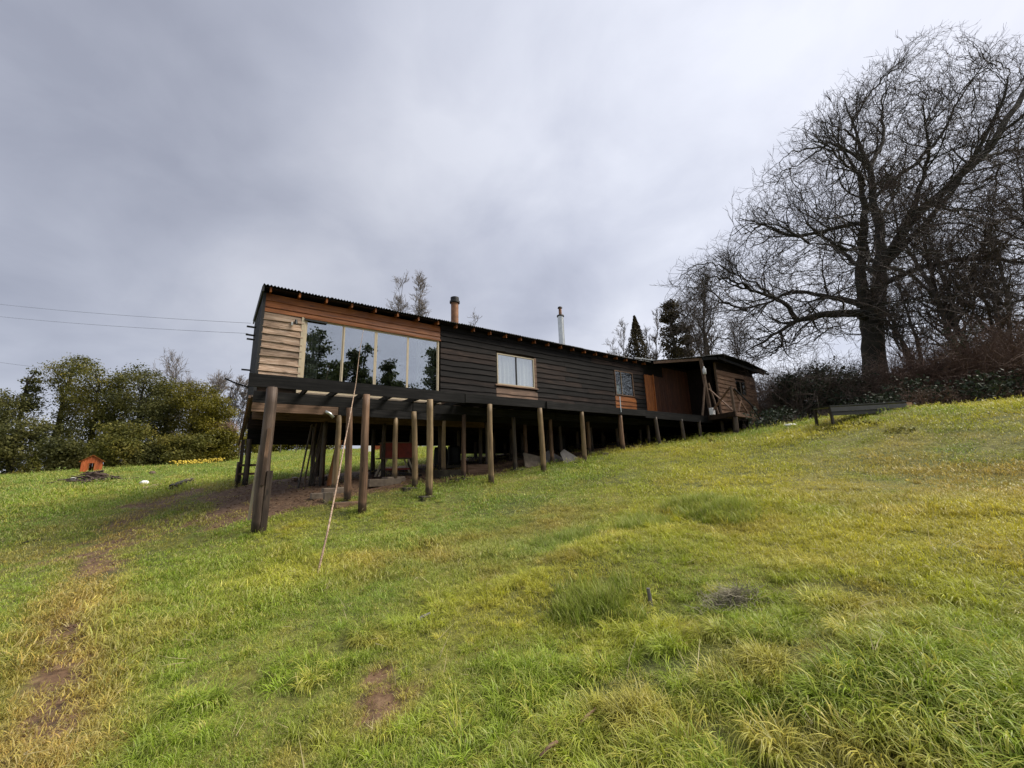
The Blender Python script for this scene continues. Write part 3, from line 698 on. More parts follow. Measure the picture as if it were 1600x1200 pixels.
MB().bar(h(19.0, 10.2, 5.06), h(20.6, 10.2, 5.3), .05, .14).build('beam', M['black'], house)
MB().bar(h(20.5, 10.15, 5.32), h(25.6, 10.15, 5.0), .05, .14).build('beam', M['black'], house)
MB().bar(h(25.1, 9.95, 4.95), h(25.8, 9.95, 4.96), .06, .12).build('batten_end', M['black'], house)
MB().bar(h(16.0, 11.93, 5.13), h(17.6, 11.80, 5.16), .03, .04).build('gutter', M['steel'], house)
# chimneys
def chimney(u, v, z0, z1, r, mat, capm, kind):
    b = MB().tube([(0, 0, 0), (0, 0, (z1-z0)*.5), (0, 0, z1-z0)], r, 20, False)
    c = b.build('chimney', mat, house, h(u, v, z0), smooth=True)
    H = z1-z0
    if kind == 0:
        MB().tube([(0, 0, H-.10), (0, 0, H-.02), (0, 0, H+.02)], [r*1.35, r*1.35, r*1.05], 20).build('cap', capm, c)
        MB().tube([(0, 0, H+.02), (0, 0, H+.14), (0, 0, H+.15)], [r*1.12, r*1.12, r*.9], 20).build('cap', capm, c)
        MB().tube([(0, 0, 0), (0, 0, .28)], [r*1.12, r*1.02], 20).build('collar', M['cream'], c)
    else:
        MB().tube([(0, 0, H-.03), (0, 0, H+.03)], [r*1.3, r*1.2], 20).build('collar', capm, c)
        MB().tube([(0, 0, H+.03), (0, 0, H+.42)], [r*.55, r*.5], 16).build('flue', M['rust'], c)
        MB().tube([(0, 0, H+.42), (0, 0, H+.48)], [r*.85, r*.7], 16).build('cap', capm, c)
    return c
chimney(7.22, 14.0, 5.3, 6.88, .155, M['rust'], M['black'], 0)['label'] = 'short rusty flue with a black cap'
chimney(13.15, 14.0, 5.3, 7.42, .145, M['steel'], M['black'], 1)['label'] = 'tall pale metal flue with a thin rusty top'
MB().tube([h(12.45, AV-.1, 2.0), h(12.45, AV-.1, 2.62)], .018, 6).build('metal_rod', M['steel'], house)
# lamp bracket thing on the left boards
MB().tube([h(1.28, V0-.06, 4.26), h(1.28, V0-.16, 4.24), h(1.28, V0-.17, 4.12)], [.02, .03, .05], 8).build('wall_lamp', M['black'], house)
MB().bar(h(1.2, V0-.05, 4.2), h(1.2, V0-.05, 4.1), .05, .04).build('wall_lamp_bracket', M['white'], house)
# pale water pipe under the left end
MB().tube([h(2.2, V0-.1, 1.72), h(2.32, V0-.12, 1.66), h(2.42, V0-.12, 1.55)], .045, 8).build('drain_pipe', M['steel'], house, smooth=True)
# ------------------------------------------------------------------ vegetation
def leaf_mat(name, c0, c1, c2, rough=0.45, trans=0.3, ns=0.5):
    mt, nt, N, L, b = new_mat(name); o = N['Material Output']
    g = N.new('ShaderNodeNewGeometry'); oi = N.new('ShaderNodeObjectInfo')
    n = N.new('ShaderNodeTexNoise'); n.inputs['Scale'].default_value = ns; n.inputs['Detail'].default_value = 4; L.new(g.outputs['Position'], n.inputs['Vector'])
    a = N.new('ShaderNodeMath'); a.operation = 'MULTIPLY_ADD'; L.new(g.outputs['Random Per Island'], a.inputs[0]); a.inputs[1].default_value = 0.35
    s = N.new('ShaderNodeMath'); s.operation = 'MULTIPLY_ADD'; L.new(n.outputs[0], s.inputs[0]); s.inputs[1].default_value = 1.3; s.inputs[2].default_value = -0.32
    L.new(s.outputs[0], a.inputs[2])
    r = ramp_node(N, [(0.15, c0), (0.5, c1), (0.9, c2)]); L.new(a.outputs[0], r.inputs[0]); L.new(r.outputs[0], b.inputs['Base Color'])
    b.inputs['Roughness'].default_value = rough; b.inputs['Specular IOR Level'].default_value = 0.22
    t = N.new('ShaderNodeBsdfTranslucent'); L.new(r.outputs[0], t.inputs['Color'])
    mx = N.new('ShaderNodeMixShader'); mx.inputs[0].default_value = trans; L.new(b.outputs[0], mx.inputs[1]); L.new(t.outputs[0], mx.inputs[2]); L.new(mx.outputs[0], o.inputs['Surface'])
    return mt
M['bark'] = plain('dark_mossy_bark', (0.030, 0.027, 0.019), 0.9, 0, 0.55, 2.2, 0.9)
M['bark_far'] = plain('grey_bark', (0.070, 0.058, 0.048), 0.9, 0, 0.3, 3, 0)
M['twig'] = plain('dark_twig', (0.060, 0.042, 0.035), 0.8, 0, 0.3, 1.5, 0)
M['twig_far'] = plain('pale_grey_twig', (0.17, 0.145, 0.13), 0.9, 0, 0.2, 1.5, 0)
M['twig_brown'] = plain('brown_grey_twig', (0.115, 0.085, 0.068), 0.8, 0, 0.3, 1.5, 0)
M['bramble'] = plain('red_brown_bramble', (0.135, 0.082, 0.060), 0.8, 0, 0.45, 0.8, 0)
M['bramble_pale'] = plain('pale_brown_stalks', (0.24, 0.16, 0.11), 0.85, 0, 0.4, 0.8, 0)
M['leaf_dark'] = leaf_mat('dark_green_foliage', (0.0257, 0.0321, 0.0128), (0.0884, 0.0932, 0.0257), (0.1848, 0.1687, 0.0482), .6)
M['leaf_olive'] = leaf_mat('olive_green_foliage', (0.0403, 0.0461, 0.0115), (0.1223, 0.1223, 0.0230), (0.2735, 0.2231, 0.0461), .6)
M['leaf_yellow'] = leaf_mat('yellow_green_foliage', (0.0519, 0.0519, 0.0083), (0.1556, 0.1400, 0.0145), (0.2801, 0.2282, 0.0312))
M['leaf_gloss'] = leaf_mat('glossy_evergreen_leaves', (0.0130, 0.0195, 0.0117), (0.0338, 0.0468, 0.0260), (0.0780, 0.0975, 0.0546), 0.55, 0.1, 1.0)
M['leaf_brown'] = leaf_mat('brown_green_needles', (0.0216, 0.0180, 0.0096), (0.0624, 0.0504, 0.0240), (0.1200, 0.0936, 0.0456), 0.7, 0.2)
M['needle'] = leaf_mat('dark_needles', (0.0176, 0.0264, 0.0132), (0.0550, 0.0748, 0.0308), (0.1210, 0.1430, 0.0572), 0.6, 0.2)

def unit(a): return a/(np.linalg.norm(a, axis=-1, keepdims=True)+1e-9)
def tubes(P, R, k):
    n, m_, _ = P.shape
    T = np.empty_like(P); T[:, 1:-1] = P[:, 2:]-P[:, :-2]; T[:, 0] = P[:, 1]-P[:, 0]; T[:, -1] = P[:, -1]-P[:, -2]; T = unit(T)
    ref = np.zeros_like(T); ref[..., 0] = 0.31; ref[..., 1] = 0.77; ref[..., 2] = 0.55
    A = unit(np.cross(T, ref)); B = np.cross(T, A)
    th = 2*np.pi*np.arange(k)/k
    V = P[:, :, None, :]+(A[:, :, None, :]*np.cos(th)[None, None, :, None]+B[:, :, None, :]*np.sin(th)[None, None, :, None])*R[:, :, None, None]
    idx = np.arange(n*m_*k).reshape(n, m_, k)
    a = idx[:, :-1]; b_ = idx[:, 1:]
    Fc = np.stack([a, np.roll(a, -1, 2), np.roll(b_, -1, 2), b_], -1).reshape(-1, 4)
    return V.reshape(-1, 3), Fc
def join(parts):
    off = 0; VV = []; FF = []
    for V, Fc in parts: VV.append(V); FF.append(Fc+off); off += len(V)
    return np.concatenate(VV), np.concatenate(FF)
def resample(pts, rad, n, rs, wob):
    pts = np.array(pts, float); d = np.r_[0, np.cumsum(np.linalg.norm(np.diff(pts, axis=0), axis=1))]; t = np.linspace(0, d[-1], n)
    # smooth (Catmull-like) through plain interpolation of a softened polyline
    P = np.stack([np.interp(t, d, pts[:, i]) for i in range(3)], 1)
    for _ in range(2): P[1:-1] = (P[:-2]+2*P[1:-1]+P[2:])/4
    P[1:-1] += rs.normal(size=(n-2, 3))*wob
    r = np.interp(t/d[-1], np.linspace(0, 1, len(rad)), rad)
    return P, r
def spawn(P, R, cnt, rs, tmin=0.2, tmax=1.0, ang=(35, 70), up=0.25, out=None, outw=0.5):
    """origins and directions of side branches on a batch of polylines"""
    n, m_, _ = P.shape; pi = np.repeat(np.arange(n), cnt); N_ = len(pi)
    t = tmin+(tmax-tmin)*rs.random(N_)**0.8; f = t*(m_-1); i0 = np.minimum(f.astype(int), m_-2); fr = (f-i0)[:, None]
    a = P[pi, i0]; b_ = P[pi, i0+1]; o = a*(1-fr)+b_*fr; T = unit(b_-a); r = R[pi, i0]*(1-fr[:, 0])+R[pi, i0+1]*fr[:, 0]
    q = rs.normal(size=(N_, 3)); q[:, 2] += up
    if out is not None: q = q+unit(o-out)*outw*2
    q = unit(q-T*np.sum(q*T, 1, keepdims=True)); an = np.radians(rs.uniform(ang[0], ang[1], N_))[:, None]
    return o, unit(T*np.cos(an)+q*np.sin(an)), r, t, pi
def grow(o, d, ln, r0, r1, seg, rs, wig=0.18, up=0.05, pull=None):
    n = len(o); P = np.empty((n, seg+1, 3)); P[:, 0] = o; R = np.empty((n, seg+1)); d = d.copy()
    st = (ln/seg)[:, None]; w = rs.normal(size=(n, 3))*wig*0.5
    for i in range(seg):
        w = 0.5*w+rs.normal(size=(n, 3))*wig
        d = unit(d+w+np.array([0, 0, up])+(pull if pull is not None else 0)); P[:, i+1] = P[:, i]+d*st
    tt = np.linspace(0, 1, seg+1)[None]; R = r0[:, None]*(1-tt)+r1*tt
    return P, R
def in_poly(x, y, poly):
    c = np.zeros(len(x), bool); j = len(poly)-1
    for i in range(len(poly)):
        xi, yi = poly[i]; xj, yj = poly[j]
        c ^= ((yi > y) != (yj > y)) & (x < (xj-xi)*(y-yi)/(yj-yi+1e-12)+xi); j = i
    return c

# ---- the great bare tree
TY = 26.0
def cp(cx, cy, dY=0.0, Y=TY): q = gp(1000+cx/2, 30+cy/2, Y); return q+np.array([0, dY, 0])
rs = np.random.RandomState(11)
limbs = [  # (points in the photo's enlarged crop + depth offset), radii
    ([(742, 1235, 0), (738, 1110, 0), (728, 1000, 0), (722, 920, 0), (722, 860, 0)], [1.45, 1.10, 0.98, 1.0, 0.85]),
    ([(700, 900, 0), (680, 810, -.3), (675, 740, -.6), (660, 650, -1), (655, 565, -1.3), (620, 500, -1.5), (575, 450, -1.6), (545, 400, -1.6)], [.62, .50, .46, .36, .28, .18, .10, .05]),
    ([(740, 890, 0), (770, 760, .4), (782, 660, .8), (768, 530, 1), (757, 420, 1.2), (738, 350, 1.4), (712, 270, 1.5), (690, 190, 1.6)], [.80, .62, .50, .42, .34, .22, .13, .05]),
    ([(770, 760, .3), (800, 680, -.4), (850, 610, -1), (920, 545, -1.4), (975, 500, -1.8), (1020, 430, -2), (1065, 360, -2.2), (1110, 270, -2.2), (1180, 160, -2.2), (1240, 70, -2)], [.52, .46, .42, .38, .34, .28, .2, .15, .1, .05]),
    ([(760, 430, 1.2), (800, 370, 1.8), (838, 320, 2.2), (855, 250, 2.6), (852, 170, 2.8), (880, 110, 3)], [.28, .24, .19, .14, .09, .04]),
    ([(712, 930, 0), (640, 930, -.6), (560, 940, -1.2), (490, 958, -1.5), (430, 968, -1.8), (385, 1005, -1.8), (340, 1030, -1.6), (295, 1056, -1.4)], [.55, .42, .37, .33, .27, .17, .12, .06]),
    ([(388, 1000, -1.8), (385, 1035, -2), (368, 1060, -2), (352, 1076, -2)], [.15, .11, .08, .05]),
    ([(432, 968, -1.8), (400, 940, -2.2), (345, 915, -2.6), (285, 905, -2.8), (235, 898, -3), (185, 870, -3)], [.22, .19, .15, .11, .08, .03]),
    ([(345, 915, -2.6), (310, 870, -2), (260, 830, -1.6), (215, 800, -1)], [.11, .08, .05, .03]),
    ([(690, 890, 0), (640, 850, 1), (590, 815, 1.8), (555, 800, 2.4), (490, 830, 3), (420, 850, 3.4), (340, 850, 3.6)], [.34, .25, .2, .17, .13, .09, .04]),
    ([(675, 740, -.6), (630, 750, -1.6), (580, 775, -2.4), (545, 795, -3), (480, 790, -3.6), (400, 800, -4)], [.25, .18, .15, .12, .09, .04]),
    ([(662, 665, -1), (600, 657, -.4), (530, 668, .4), (480, 650, 1), (420, 605, 1.4), (350, 580, 1.6)], [.25, .2, .17, .13, .09, .04]),
    ([(655, 560, -1.3), (600, 545, -2.2), (540, 535, -2.8), (480, 500, -3.2), (440, 480, -3.4)], [.18, .14, .10, .07, .03]),
    ([(757, 430, 1.2), (700, 432, .4), (640, 415, -.2), (580, 410, -.6), (510, 415, -1)], [.2, .16, .12, .09, .04]),
    ([(738, 350, 1.4), (700, 335, 1), (650, 322, .6), (600, 325, .2), (545, 318, 0)], [.15, .12, .09, .06, .03]),
    ([(712, 270, 1.5), (740, 210, 1), (790, 150, .6), (850, 100, .4)], [.13, .1, .07, .03]),
    ([(740, 840, 0), (800, 805, -1), (870, 797, -1.8), (960, 802, -2.6), (1040, 840, -3.2), (1120, 890, -3.6)], [.32, .27, .23, .18, .12, .05]),
    ([(780, 760, .4), (850, 745, 1.4), (920, 745, 2.2), (1000, 765, 2.8), (1080, 830, 3.2), (1180, 870, 3.4)], [.28, .23, .19, .15, .1, .05]),
    ([(750, 870, 0), (810, 850, 1.5), (860, 880, 2.4), (920, 950, 3), (970, 1020, 3.2)], [.24, .19, .15, .1, .05]),
    ([(975, 500, -1.8), (1040, 460, -1), (1110, 430, -.4), (1180, 410, 0), (1260, 395, .2)], [.2, .17, .14, .1, .06]),
    ([(1020, 430, -2), (1080, 380, -3), (1150, 330, -3.6), (1240, 290, -4)], [.18, .14, .1, .05]),
    ([(850, 610, -1), (930, 580, 0), (1010, 570, 1), (1100, 550, 1.6), (1200, 560, 2)], [.2, .16, .13, .09, .04]),
    ([(785, 640, .8), (830, 560, 2), (890, 500, 3), (950, 430, 3.8), (990, 350, 4.2), (1000, 260, 4.4)], [.26, .22, .18, .13, .09, .04]),
    ([(768, 530, 1), (820, 480, .4), (880, 440, 0), (930, 370, -.4), (960, 290, -.6), (1010, 210, -.8), (1060, 130, -1)], [.24, .2, .16, .13, .09, .06, .03]),
    ([(740, 800, 0), (735, 720, -2), (720, 640, -3.6), (700, 560, -4.8), (650, 480, -5.6)], [.36, .28, .2, .12, .05]),
    ([(755, 780, 0), (790, 700, -2.4), (830, 600, -4), (860, 500, -5), (870, 400, -5.6)], [.34, .26, .19, .12, .05]),
    ([(745, 800, 0), (760, 700, 2.6), (740, 600, 4.2), (700, 520, 5.4), (690, 420, 6)], [.34, .26, .19, .12, .05]),
    ([(285, 905, -2.8), (220, 885, -3.2), (150, 872, -3.2), (85, 860, -3)], [.12, .09, .06, .03]),
    ([(260, 830, -1.6), (190, 790, -1.4), (140, 800, -1.2), (105, 830, -1)], [.09, .07, .05, .03]),
    ([(420, 850, 3.4), (330, 830, 3), (250, 790, 2.4), (180, 800, 2)], [.13, .10, .07, .03]),
    ([(400, 800, -4), (330, 740, -3.6), (270, 720, -3.2), (210, 750, -3)], [.10, .08, .05, .03]),
    ([(420, 605, 1.4), (370, 640, 1), (330, 660, .6), (310, 640, .4)], [.1, .08, .05, .03]),
    ([(480, 500, -3.2), (430, 520, -2), (380, 530, -1)], [.09, .06, .03]),
    ([(640, 415, -.2), (560, 370, 1), (500, 370, 1.6), (470, 400, 2)], [.12, .09, .06, .03]),
    ([(765, 760, 0), (820, 690, 2.8), (880, 640, 4.4), (960, 600, 5.4)], [.3, .22, .15, .06]),
]
env_px = [(1028, 500), (1035, 462), (1060, 418), (1100, 395), (1138, 370), (1158, 310), (1195, 268), (1235, 215), (1262, 188), (1295, 150), (1345, 115), (1395, 72), (1450, 50), (1510, 44), (1570, 62), (1640, 75), (1720, 130), (1790, 260), (1790, 480), (1700, 560), (1600, 600), (1480, 575), (1420, 545), (1330, 535), (1290, 545), (1200, 575), (1150, 575), (1080, 560), (1035, 545)]
env = [(gp(a, c, TY)[0], gp(a, c, TY)[2]) for a, c in env_px]
ecx, ecz = gp(1420, 430, TY)[0], gp(1420, 430, TY)[2]; ER = 10.5
def inside(Q):
    per = (TY/Q[:, 1])[:, None]; Q = np.concatenate([Q[:, :1]*per, Q[:, 1:2], Q[:, 2:]*per], 1); w = np.clip(1-((Q[:, 1]-TY)/ER)**2, 0.02, 1)**0.5; s = (0.30+0.70*w)*rs.uniform(.93, 1.06, len(Q))
    return in_poly(ecx+(Q[:, 0]-ecx)/s, ecz+(Q[:, 2]-ecz)/s, env)
parts = []; L1P = []; L1R = []
for k_, (pts, rad) in enumerate(limbs):
    rad = [q*(.66 if k_ else .62) for q in rad]
    P_, r_ = resample([cp(*p) for p in pts], rad, 18 if k_ else 12, rs, 0.06 if k_ else 0.02)
    V, Fc = tubes(P_[None], r_[None], 14 if k_ == 0 else 8); 
    if k_ == 0: V += rs.normal(size=V.shape)*0.03
    parts.append((V, Fc))
    if k_: P2, r2 = resample([cp(*p) for p in pts], rad, 18, rs, 0.0); L1P.append(P_); L1R.append(r_)
tree = empty('bare_tree', tuple(cp(742, 1235)))
tree.location.z = gz1(tree.location.x, tree.location.y)
tag(tree, 'huge leafless spreading tree, thick trunk, one long low limb reaching behind the porch roof', 'tree')
def shifted(V, o): return V-np.array(o.location)[None]
V, Fc = join(parts); mesh_obj('trunk', np_mesh('trunk', shifted(V, tree), Fc, True), M['bark'], tree)
LP = np.array(L1P); LR_ = np.array(L1R); core = cp(740, 700)
from mathutils import kdtree
def space_tree(n_attr, di, dk, step, iters, seed_nodes, seed_rad):
    lo = np.array([min(p[0] for p in env), TY-ER, min(p[1] for p in env)]); hi = np.array([max(p[0] for p in env), TY+ER, max(p[1] for p in env)])
    A = []; tot = 0
    while tot < n_attr:
        q = lo+(hi-lo)*rs.random((n_attr, 3)); q = q[inside(q)]; A.append(q); tot += len(q)
    A = np.concatenate(A)[:n_attr]
    N_ = [p for p in seed_nodes]; par = [-1]*len(N_); nseed = len(N_)
    best = np.full(len(A), 1e9); bi = np.zeros(len(A), int); alive = np.ones(len(A), bool)
    def update(i0):
        kd = kdtree.KDTree(len(N_)-i0)
        for i in range(i0, len(N_)): kd.insert(N_[i], i)
        kd.balance(); f = kd.find
        for j in np.nonzero(alive)[0]:
            _, ix, d_ = f(A[j])
            if d_ < best[j]: best[j] = d_; bi[j] = ix
    update(0); NP = np.array(N_)
    kids = np.zeros(len(N_)+200000, int)
    for it in range(iters):
        alive &= best > dk
        act = np.nonzero(alive & (best < di))[0]
        if not len(act): break
        v = unit(A[act]-NP[bi[act]]); S = np.zeros((len(NP), 3)); np.add.at(S, bi[act], v)
        idx = np.unique(bi[act]); idx = idx[kids[idx] < np.where(idx < nseed, 6, 3)]
        if not len(idx): break
        d_ = unit(unit(S[idx])+unit(NP[idx]-core)*.45+rs.normal(size=(len(idx), 3))*.12+np.array([0, 0, .22]))
        new = NP[idx]+d_*step; kids[idx] += 1; i0 = len(NP)
        N_ += [tuple(p) for p in new]; par += idx.tolist(); NP = np.concatenate([NP, new]); update(i0)
    par = np.array(par); n = len(NP)
    w = np.zeros(n); haskid = np.zeros(n, bool); haskid[par[nseed:]] = True; w[~haskid] = 1.0
    for i in range(n-1, nseed-1, -1): w[par[i]] += w[i] if w[i] else 1.0
    r = .0095*np.maximum(w, 1)**(1/2.1)
    return NP, par, r, nseed, haskid
def keep_in(P_, R_): k = inside(P_[:, -1]) & inside(P_[:, P_.shape[1]//2]); return P_[k], R_[k]
o, d, r, t, _ = spawn(LP, LR_, 13, rs, .2, 1, (28, 62), .35, core, .7)
P1, R1 = keep_in(*grow(o, d, rs.uniform(1.6, 4.2, len(o))*(1.15-.45*t), np.minimum(r*.55, .075), .016, 9, rs, .13, .04))
o, d, r, t, _ = spawn(P1, R1, 6, rs, .15, 1, (28, 60), .25, core, .7)
P2, R2 = keep_in(*grow(o, d, rs.uniform(.7, 1.9, len(o))*(1.1-.4*t), np.minimum(r*.6, .024), .010, 6, rs, .13, .06))
o, d, r, t, _ = spawn(P2, R2, 4, rs, .1, 1, (22, 55), .25, core, .6)
P3, R3 = keep_in(*grow(o, d, rs.uniform(.35, .95, len(o)), np.minimum(r*.7, .012), .0075, 4, rs, .12, .08))
V, Fc = join([tubes(P1, R1, 5), tubes(P2, R2, 4)]); mesh_obj('branches', np_mesh('branches', shifted(V, tree), Fc, True), M['bark'], tree)
seeds = []
for q in (P1[:, 3::2], P2[:, 2::2]): seeds += [tuple(p) for p in q.reshape(-1, 3)]
for P_, r_ in zip(L1P, L1R):
    L_ = np.linalg.norm(np.diff(P_, axis=0), axis=1).sum(); m_ = max(4, int(L_/.30)); t = np.linspace(0.35, 1, max(3, m_//3))*17
    for x in t: i = min(int(x), 16); seeds.append(tuple(P_[i]*(1-(x-i))+P_[i+1]*(x-i)))
NP, par, r, nseed, haskid = space_tree(17000, 2.2, .34, .26, 60, seeds, None)
ch = np.arange(nseed, len(NP)); print('tree nodes', len(ch))
a_ = NP[par[ch]]; b_ = NP[ch]; jit = 0
segP = np.stack([a_, b_], 1); rb = np.where(par[ch] < nseed, r[ch]*1.25, np.minimum(r[par[ch]], r[ch]*1.35)); segR = np.minimum(np.stack([rb, r[ch]], 1), .085)
big_ = segR[:, 1] > .016
V, Fc = tubes(segP[big_], segR[big_], 6); mesh_obj('branches', np_mesh('branches', shifted(V, tree), Fc, True), M['bark'], tree)
tips_ = ch[~haskid[ch]]; mids = ch[haskid[ch] & (rs.random(len(ch)) < .55)]
def tw(ix, cnt, l0, l1, sp):
    ix = np.repeat(ix, cnt); d_ = unit(NP[ix]-NP[par[ix]]); d_ = unit(d_+rs.normal(size=d_.shape)*sp+unit(NP[ix]-core)*.30+np.array([0, 0, .28])); return grow(NP[ix], d_, rs.uniform(l0, l1, len(ix)), np.full(len(ix), .0085), .006, 2, rs, .09, .06)
T1, TR1 = tw(tips_, 3, .30, .75, .38); T2, TR2 = tw(mids, 1, .25, .6, .8)
V, Fc = join([tubes(segP[~big_], segR[~big_], 3), tubes(T1, TR1, 3), tubes(T2, TR2, 3), tubes(P3, R3, 3)]); q = mesh_obj('crown', np_mesh('crown', shifted(V, tree), Fc), M['twig'], tree); q['kind'] = 'stuff'
print('twigs', len(T1), len(T2), len(P1), len(P2), len(P3))

# ---- generic bare tree
def bare_tree(name, base, H, spread, stems, seed, label, group=None, n1=26, n2=8, n3=5, mat=None, tmat=None, r0=.12, upright=.2, lean=(0, 0), twig_r=.006, gen4=0):
    R_ = np.random.RandomState(seed); e = empty(name, tuple(base)); tag(e, label, 'tree', group)
    mat = mat or M['bark_far']; tmat = tmat or M['twig_far']
    SP = []; SR = []
    for s in range(stems):
        a = R_.uniform(0, 6.28); k_ = spread*0.35*(s > 0 or stems > 1); hh = H*R_.uniform(.8, 1.0) if s else H
        top = np.array([lean[0]+math.cos(a)*k_, lean[1]+math.sin(a)*k_, hh]); mid = top*.5+np.array([R_.normal()*.03*H, R_.normal()*.03*H, 0]); mid[:2] *= .7
        P_, r_ = resample([(0, 0, -.3), mid*.5, mid, (mid+top)/2+R_.normal(size=3)*.02*H, top], [r0, r0*.85, r0*.6, r0*.35, twig_r*1.6], 16, R_, .012*H/4)
        SP.append(P_); SR.append(r_)
    SP = np.array(SP); SR = np.array(SR)
    o, d, r, t, _ = spawn(SP, SR, n1, R_, .22, 1, (25, 60), .3+upright)
    A, AR = grow(o, d, spread*R_.uniform(.5, 1.0, len(o))*(1.2-.85*t), np.minimum(r*.5, r0*.4), twig_r*1.6, 7, R_, .14, upright*.4)
    o, d, r, t, _ = spawn(A, AR, n2, R_, .15, 1, (25, 60), .3+upright)
    B, BR = grow(o, d, spread*R_.uniform(.15, .4, len(o)), np.minimum(r*.6, r0*.2), twig_r*1.2, 4, R_, .15, upright*.4)
    o, d, r, t, _ = spawn(B, BR, n3, R_, .15, 1, (20, 55), .3+upright)
    D, DR = grow(o, d, spread*R_.uniform(.06, .18, len(o)), np.full(len(o), twig_r), twig_r*.8, 2, R_, .12, upright*.3)
    tw = [tubes(B, BR, 3), tubes(D, DR, 3)]
    V, Fc = join([tubes(SP, SR, 8), tubes(A, AR, 5)]); mesh_obj('trunk', np_mesh('trunk', V, Fc, True), mat, e)
    V, Fc = join(tw); q = mesh_obj('crown', np_mesh('crown', V, Fc), tmat, e); q['kind'] = 'stuff'
    return e
def gbase(px, Y, py=700): d = ray(px, py); x = d[0]/d[1]*Y; return (x, Y, gz1(x, Y))
def height_at(px, py, Y, base): return float(gp(px, py, Y)[2]-base[2])
def bt(px, top, Y, *a, **k):
    b_ = gbase(px, Y, (top+700)/2); return bare_tree('bare_tree', b_, height_at(px, top, Y, b_), *a, **k)
dk, dt = M['bark_far'], M['twig_brown']
bt(1492, 265, 23.0, 4.2, 3, 31, 'slender leafless tree with upright stems beside the huge one', None, 34, 8, 5, dk, dt, .20, .35, twig_r=.008)
bt(1545, 330, 22.0, 3.6, 4, 32, 'leafless many-stemmed tree rising from the brambles at the right edge', None, 26, 8, 5, dk, dt, .14, .3, twig_r=.008)
bt(1445, 420, 24.5, 3.2, 3, 33, 'low bare tree with leaning stems between the huge trunk and the slender tree', None, 22, 7, 5, dk, dt, .16, .2, (-1.6, 0), twig_r=.008)
bt(1640, 250, 21.0, 4.0, 3, 34, 'bare tree cut by the right edge of the view', None, 26, 8, 5, dk, dt, .16, .3, twig_r=.008)
bt(622, 436, 62, 4.2, 2, 41, 'left one of the two faint bare trees whose tops show above the roof', 'faint bare trees behind the roof', 40, 9, 4, r0=.16, upright=.3, twig_r=.018)
bt(659, 434, 62, 3.6, 2, 42, 'right one of the two faint bare trees whose tops show above the roof', 'faint bare trees behind the roof', 40, 9, 4, r0=.16, upright=.3, twig_r=.018)
bt(735, 494, 66, 3.6, 2, 43, 'faint bare tree barely topping the roof beside the rusty flue', None, 24, 7, 4, r0=.18, upright=.4, twig_r=.018)
bt(975, 515, 55, 3.0, 2, 44, 'thin bare tree left of the small conifer behind the roof', None, 24, 7, 4, r0=.16, upright=.5, twig_r=.016)
bt(1028, 492, 50, 2.4, 2, 45, 'thin bare tree between the two conifers', None, 24, 7, 4, r0=.14, upright=.6, twig_r=.015)
bt(1108, 440, 42, 4.6, 3, 46, 'bare bushy tree behind the porch roof', None, 30, 8, 4, dk, dt, .2, .35, twig_r=.013)
bt(1090, 470, 46, 3.6, 2, 49, 'thin dark bare tree just right of the brown conifer', None, 26, 7, 4, dk, dt, .16, .4, twig_r=.013)
bt(1150, 500, 44, 3.6, 2, 47, 'low bare tree showing under the long limb', None, 24, 7, 4, dk, dt, .14, .3, twig_r=.013)
for i, (px, top, sp) in enumerate(((357, 605, 2.2), (368, 596, 2.4), (379, 600, 2.2), (390, 608, 2.2))):
    bt(px, top, 58, sp, 1, 51+i, 'pale bare poplar left of the cabin, %s of its row' % ('leftmost', 'second from left', 'third from left', 'rightmost')[i], 'bare poplars left of the cabin', 34, 7, 4, r0=.09, upright=.4, twig_r=.02)
bt(272, 578, 44, 4.0, 2, 61, 'bare brownish crown standing out above the evergreens', None, 26, 8, 4, r0=.16, upright=.25, twig_r=.014)
bt(318, 594, 44, 3.4, 2, 62, 'bare crown right of the brownish one above the hedge trees', None, 24, 7, 4, r0=.14, upright=.25, twig_r=.014)
bt(352, 672, 36, 1.8, 4, 63, 'small bare yellowish shrub at the right end of the tree belt', None, 18, 6, 3, M['bramble_pale'], M['bramble_pale'], .05, .5, twig_r=.010)

# ---- foliage clouds
def leaves(lobes, n, size, R_, flat=0.35, shell=.55, clump=14, crad=.35, aspect=.6):
    """lobes: (x,y,z,rx,ry,rz); leaf clumps mostly near the lobe surfaces, with gaps"""
    lob = np.array(lobes, float); vol = lob[:, 3]*lob[:, 4]+lob[:, 3]*lob[:, 5]; pr = vol/vol.sum()
    nc = max(1, n//clump); li = R_.choice(len(lob), nc, p=pr); u_ = unit(R_.normal(size=(nc, 3))); rad = shell+(1.06-shell)*R_.random(nc)**.7
    c = lob[li, :3]+u_*rad[:, None]*lob[li, 3:]
    ci = np.repeat(np.arange(nc), clump); P_ = c[ci]+R_.normal(size=(len(ci), 3))*crad*np.array([1, 1, .5]); n_ = len(ci)
    nrm = unit(R_.normal(size=(n_, 3))+u_[ci]*.6+np.array([0, 0, flat])); a = unit(np.cross(nrm, R_.normal(size=(n_, 3)))); b_ = np.cross(nrm, a)
    s = (size*R_.uniform(.5, 1.4, n_))[:, None]
    V = np.stack([P_-a*s*.5, P_+b_*s*aspect*.5, P_+a*s*.5, P_-b_*s*aspect*.5], 1).reshape(-1, 3)
    Fc = np.arange(n_*4).reshape(-1, 4); return V, Fc
